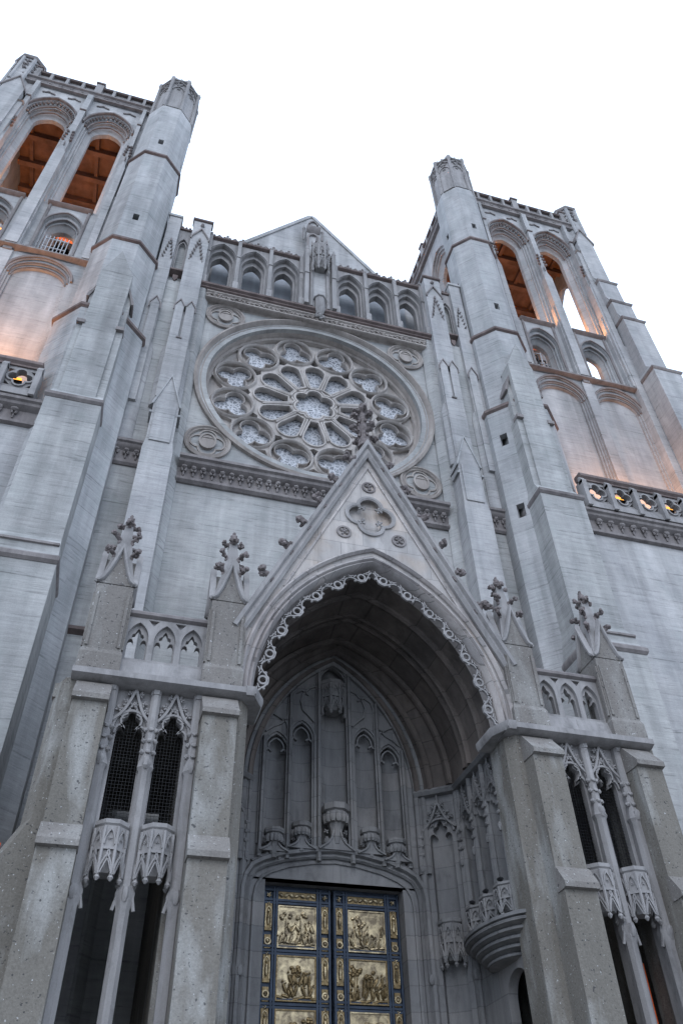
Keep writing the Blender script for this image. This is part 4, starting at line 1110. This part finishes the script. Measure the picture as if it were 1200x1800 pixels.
# door surround and lintel
g = MB(F)
hood = [(-2.02, 2.2), (-2.02, 7.45), (-1.97, 7.68), (-1.84, 7.88), (-1.62, 8.0), (-1.2, 8.14), (-.6, 8.25), (0, 8.30), (.6, 8.25), (1.2, 8.14), (1.62, 8.0), (1.84, 7.88), (1.97, 7.68), (2.02, 7.45), (2.02, 2.2)]
g.sweep(hood, [(-.10, .02), (-.10, -.05), (-.06, -.10), (.0, -.06), (.03, -.16), (.10, -.17), (.13, -.1), (.14, .02)])
g.sweep([(a * .90, b - .17) for a, b in hood], [(-.03, .02), (-.03, -.04), (.02, -.06), (.05, .02)])
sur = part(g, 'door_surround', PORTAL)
g = MB(F); g.sweep([(a * 1.0, b) for a, b in hood[3:-3]], [(.12, .02), (.12, -.14), (.2, -.05), (.2, .02)])
for c in (-1.45, -.82, 0, .82, 1.45):
    zb = 8.40 - .075 * c * c; w_ = .42 if c == 0 else .33; h_ = .62 if c == 0 else .34
    L_ = [(1, -.08), (.72, .04), (.48, .16), (.30, .34), (.20, .58), (.15, 1.0)]
    p_ = [(c - w_ * a, zb + h_ * b) for a, b in L_] + [(c + w_ * a, zb + h_ * b) for a, b in L_[::-1]]
    g.prism(p_, -.20, .02)
    for q in (-1, 1): g.sweep([(c + q * w_ * a, zb + h_ * b) for a, b in L_], [(-.018, -.19), (-.018, -.235), (.018, -.235), (.018, -.19)])
    for q in (-1, 1): g.flower(c + q * w_ * .55, -.10, zb + h_ * .62, .07, 4)
part(g, 'ogee_crest', PORTAL, sur)

# bronze doors
YD = YT + .34
for s in SIDES:
    g = MB(Frame((0, YD, 0), 0))
    g.box(.03, 1.60, .02, .14, 2.25, 7.66)
    for z in [7.56, 7.36, 7.30] + [x for i in range(5) for x in (6.44 - .975 * i, 6.36 - .975 * i, 6.30 - .975 * i)]: g.box(.03, 1.55, -.035, .02, z - .022, z + .022)
    for x in (.06, .27, .33, 1.24, 1.30, 1.53): g.box(x - .022, x + .022, -.05, .02, 2.3, 7.62)
    dr = part(g, 'bronze_door', BLUEFR, side=s)
    for i in range(5):
        z0 = 6.42 - .975 * i; z1 = z0 + .82; rnd = random.Random(i * 7 + (3 if s > 0 else 0))
        g = MB(Frame((0, YD, 0), 0)); g.box(.365, 1.205, -.02, .02, z0, z1)
        pn = part(g, 'gilded_panel', GOLD, dr, s)
        if i > 2: continue
        g = MB(Frame((0, YD, 0), 0))
        f_ = g.F
        g.sweep([(.36, z0 - .01), (1.21, z0 - .01), (1.21, z1 + .01), (.36, z1 + .01)], [(0, 0), (0, -.045), (.025, -.045), (.025, 0)], closed=True)
        for j in range(7): g.lump(f_(.42 + .12 * j + rnd.uniform(-.03, .03), -.02, z0 + rnd.uniform(.03, .12)), (.10, 0, rnd.uniform(-.03, .03)), .035)
        for j in range(rnd.randint(2, 3)):   # trees
            x = rnd.uniform(.42, 1.1); zt = z0 + rnd.uniform(.48, .62)
            g.tube(f_(x, -.03, z0 + .1), f_(x + rnd.uniform(-.04, .04), -.03, zt), .014)
            for q in range(6): g.lump(f_(x + rnd.uniform(-.11, .11), -.035, zt + rnd.uniform(-.04, .1)), (.05, 0, .01), .04)
        for j in range(19):                  # standing and bending figures
            x = rnd.uniform(.42, 1.15); b_ = z0 + rnd.choice((.06, .08, .12, .26, .3)); hh = rnd.uniform(.16, .26); ln = rnd.uniform(-.06, .06)
            g.lump(f_(x, -.045, b_ + hh * .42), (ln, -.01, hh * .45), .036); g.lump(f_(x + ln, -.06, b_ + hh * .98), (0, 0, .028), .022)
            g.tube(f_(x + ln * .6, -.06, b_ + hh * .7), f_(x + rnd.uniform(-.1, .1), -.07, b_ + hh * rnd.uniform(.4, .9)), .012)
        part(g, 'relief_carving', GOLD_D if rnd.random() < .55 else GOLD, dr, s)
    g = MB(Frame((0, YD, 0), 0))
    for x in (.165, 1.415):
        h = MB(Frame((0, YD, 0), 0))
        for i in range(6):
            zc = 7.02 - .975 * i + .0
            g.box(x - .075, x + .075, -.025, .02, zc - .28, zc + .28)
            h.sweep(pointed(x, .055, zc + .08, .10, 5, zc - .22), [(0, -.02), (0, -.05), (.015, -.05), (.015, -.02)])
            h.lump(h.F(x, -.05, zc - .06), (0, 0, .13), .035); h.lump(h.F(x, -.06, zc + .10), (0, 0, .03), .025)
            h.sweep(circle(x, zc - .49, .06, 12), [(-.012, -.02), (-.012, -.05), (.012, -.05), (.012, -.02)], closed=True); h.lump(h.F(x, -.04, zc - .49), (0, 0, .04), .035)
            h.flower(x, -.03, zc + .24, .05, 4); g.box(x - .065, x + .065, -.02, .02, zc - .62, zc - .36)
        part(h, 'border_relief', GOLD, dr, s)
    h = MB(Frame((0, YD, 0), 0)); g.box(.365, 1.205, -.02, .02, 7.38, 7.54)
    for q in range(7): h.lump(h.F(.43 + .12 * q, -.03, 7.46), (.06, 0, .03 * (-1) ** q), .035)
    for x in (.165, 1.415): h.flower(x, -.02, 7.46, .06, 5)
    part(g, 'gilded_border', GOLD_D, dr, s); part(h, 'border_relief', GOLD, dr, s)

# ------------------------------------------------------------------ loose things
def floodlight():
    e = empty('floodlight')
    g = MB(); g.box(-.20, .20, -.13, .13, .12, .36); g.box(-.23, .23, -.16, .16, .34, .39); g.build('housing', IRON, e)
    g = MB(); g.box(-.18, .18, -.12, .12, .392, .56); g.build('lamp_glass', LAMP, e, smooth=False)
    g = MB(); g.box(-.24, -.21, -.03, .03, 0, .3); g.box(.21, .24, -.03, .03, 0, .3); g.box(-.24, .24, -.06, .06, -.02, .02); g.build('bracket', IRON, e)
    g = MB(); g.lathe(0, 0, [(.09, -.72), (.04, -.68), (.04, -.02)], 8); g.build('post', IRON, e)
    return e
proto = floodlight(); used = False
def place_flood(loc, label, power, grp, size=1.0, aim=None):
    global used
    o = proto if not used else copy_tree(proto)
    used = True
    o.location = loc; o.scale = (size,) * 3
    tag(o, label, 'floodlight', grp)
    l = bpy.data.lights.new('floodlight_beam', 'SPOT' if aim else 'POINT'); l.energy = power; l.color = (1.0, .40, .10); l.shadow_soft_size = .12
    lo = bpy.data.objects.new('floodlight_beam', l); COL.objects.link(lo); lo.location = (loc[0], loc[1], loc[2] + .66 * size)
    if aim: l.spot_size = R(105); l.spot_blend = .9; lo.rotation_euler = V(aim).to_track_quat('-Z', 'Y').to_euler()
G1 = 'sodium floodlights on the tower walkways'
place_flood((-10.55, -1.42, 22.24), 'orange glowing floodlight behind the quatrefoil nearest the turret of the left tower', 160, G1, 1.0, (-.35, .5, 1))
place_flood((-12.9, -1.40, 22.24), 'orange floodlight at the far left edge washing the blind arch of the left tower', 2100, G1, 1.0, (.0, .5, 1))
place_flood((11.62, -1.42, 22.24), 'orange glowing floodlight behind the second quatrefoil of the right tower parapet', 520, G1, 1.0, (.25, .5, 1))
place_flood((13.78, -1.42, 22.24), 'orange glowing floodlight behind the fourth quatrefoil of the right tower parapet', 620, G1, 1.0, (.25, .5, 1))
G2 = 'sodium floodlights inside the belfries'
place_flood((-11.7, 3.0, 35.6), 'orange floodlight inside the right arch of the left belfry', 760, G2)
place_flood((-14.66, 1.6, 36.0), 'orange floodlight inside the outer arch of the left belfry', 760, G2)
place_flood((11.7, 1.3, 36.1), 'orange floodlight at the sill of the first arch of the right belfry', 680, G2)
place_flood((14.66, 1.3, 36.1), 'orange floodlight at the sill of the outer arch of the right belfry', 680, G2)

def bell(name='bell'):
    e = empty(name)
    g = MB(); g.lathe(0, 0, [(.06, .95), (.30, .90), (.34, .6), (.40, .35), (.56, .06), (.60, 0), (.52, 0), (.30, .5), (.05, .8)], 24); g.build('bell_body', BRONZE_BELL, e)
    g = MB(); g.box(-.5, .5, -.08, .08, 1.0, 1.2); g.tube((0, 0, .9), (0, 0, 1.05), .07); g.build('headstock', IRON, e)
    g = MB(); g.tube((0, 0, .6), (0, 0, .05), .03); g.lump((0, 0, -.02), (0, 0, .1), .09); g.build('clapper', IRON, e)
    return e
b = bell(); b.location = (-11.72, 1.3, 35.0); tag(b, 'dark bronze bell hanging in the small arch of the left tower', 'bell')
b2 = copy_tree(b); b2.location = (11.62, 1.3, 35.0); tag(b2, 'dark bell among pipes in the small arch of the right tower', 'bell')
e = empty('railing', (-11.72, .02, 32.45))
for nm, mk in (('handrail', lambda g: g.tube((-.5, 0, 1.75), (.5, 0, 1.75), .035)), ('lower_rail', lambda g: g.tube((-.5, 0, 1.05), (.5, 0, 1.05), .03))):
    g = MB(); mk(g); g.build(nm, WHITE, e)
for i in range(7): g = MB(); x = -.48 + .16 * i; g.tube((x * .98, 0, 0), (x * .98, 0, 2.0), .022); g.build('baluster', WHITE, e)
tag(e, 'white metal railing across the small belfry arch of the left tower', 'railing')
e = empty('pipe_stand', (11.8, .45, 32.45))
for i, x in enumerate((-.25, .05, .3)):
    g = MB(); g.tube((x, .1 * i, 0), (x + .05, .1 * i, 2.3 + .4 * (i % 2)), .04); g.tube((x + .05, .1 * i, 2.3 + .4 * (i % 2)), (x - .2, .1 * i + .1, 2.4 + .4 * (i % 2)), .04); g.build('pipe', WHITE if i == 1 else IRON, e)
g = MB()
for z in (1.2, 1.5, 1.8): g.tube((-.5, .05, z), (.5, .05, z - .06), .025)
g.build('rail', WHITE, e); tag(e, 'pale bent pipe and rails standing in the small arch of the right tower', 'pipes')

# ------------------------------------------------------------------ camera, sky, light
CAM = (-4.9919, -19.4918, 1.6); yaw, pitch, roll, fpx = .2935, .7577, -.0264, 1390.6
f = V((math.sin(yaw) * math.cos(pitch), math.cos(yaw) * math.cos(pitch), math.sin(pitch)))
r0 = V((math.cos(yaw), -math.sin(yaw), 0)); u0 = r0.cross(f)
rr = r0 * math.cos(roll) + u0 * math.sin(roll); uu = u0 * math.cos(roll) - r0 * math.sin(roll)
M = Matrix((rr, uu, -f)).transposed().to_4x4(); M.translation = V(CAM)
cd = bpy.data.cameras.new('camera'); co = bpy.data.objects.new('camera', cd); COL.objects.link(co); co.matrix_world = M
cd.sensor_fit = 'VERTICAL'; cd.sensor_height = 36; cd.lens = 36 * fpx / 1800; cd.clip_start = .1; cd.clip_end = 2000
sc.camera = co
SUN_EL, SUN_AZ = 38, 200
w = bpy.data.worlds.new('World'); sc.world = w; w.use_nodes = True; nt = w.node_tree; nt.nodes.clear()
sky = nt.nodes.new('ShaderNodeTexSky'); sky.sky_type = 'NISHITA'; sky.sun_disc = False; sky.sun_elevation = R(SUN_EL); sky.sun_rotation = R(SUN_AZ); sky.air_density = 1.0; sky.dust_density = 3.0
mx = nt.nodes.new('ShaderNodeMix'); mx.data_type = 'RGBA'; mx.inputs[0].default_value = .86; mx.inputs[7].default_value = (14.2, 16.9, 21.3, 1)
bg = nt.nodes.new('ShaderNodeBackground'); bg.inputs[1].default_value = .11; ow = nt.nodes.new('ShaderNodeOutputWorld')
nt.links.new(sky.outputs[0], mx.inputs[6]); nt.links.new(mx.outputs[2], bg.inputs[0]); nt.links.new(bg.outputs[0], ow.inputs[0])
sl = bpy.data.lights.new('sun', 'SUN'); sl.energy = .5; sl.angle = R(25); sl.color = (1.0, .98, .96)
so = bpy.data.objects.new('sun', sl); COL.objects.link(so)
az = R(SUN_AZ); dirv = V((math.sin(az) * math.cos(R(SUN_EL)), math.cos(az) * math.cos(R(SUN_EL)), math.sin(R(SUN_EL))))
so.rotation_euler = (-dirv).to_track_quat('-Z', 'Y').to_euler(); so.location = (0, -40, 60)
sc.view_settings.view_transform = 'Standard'; sc.view_settings.look = 'None'; sc.view_settings.exposure = 0; sc.view_settings.gamma = 1
sc.cycles.max_bounces = 6; sc.cycles.diffuse_bounces = 4
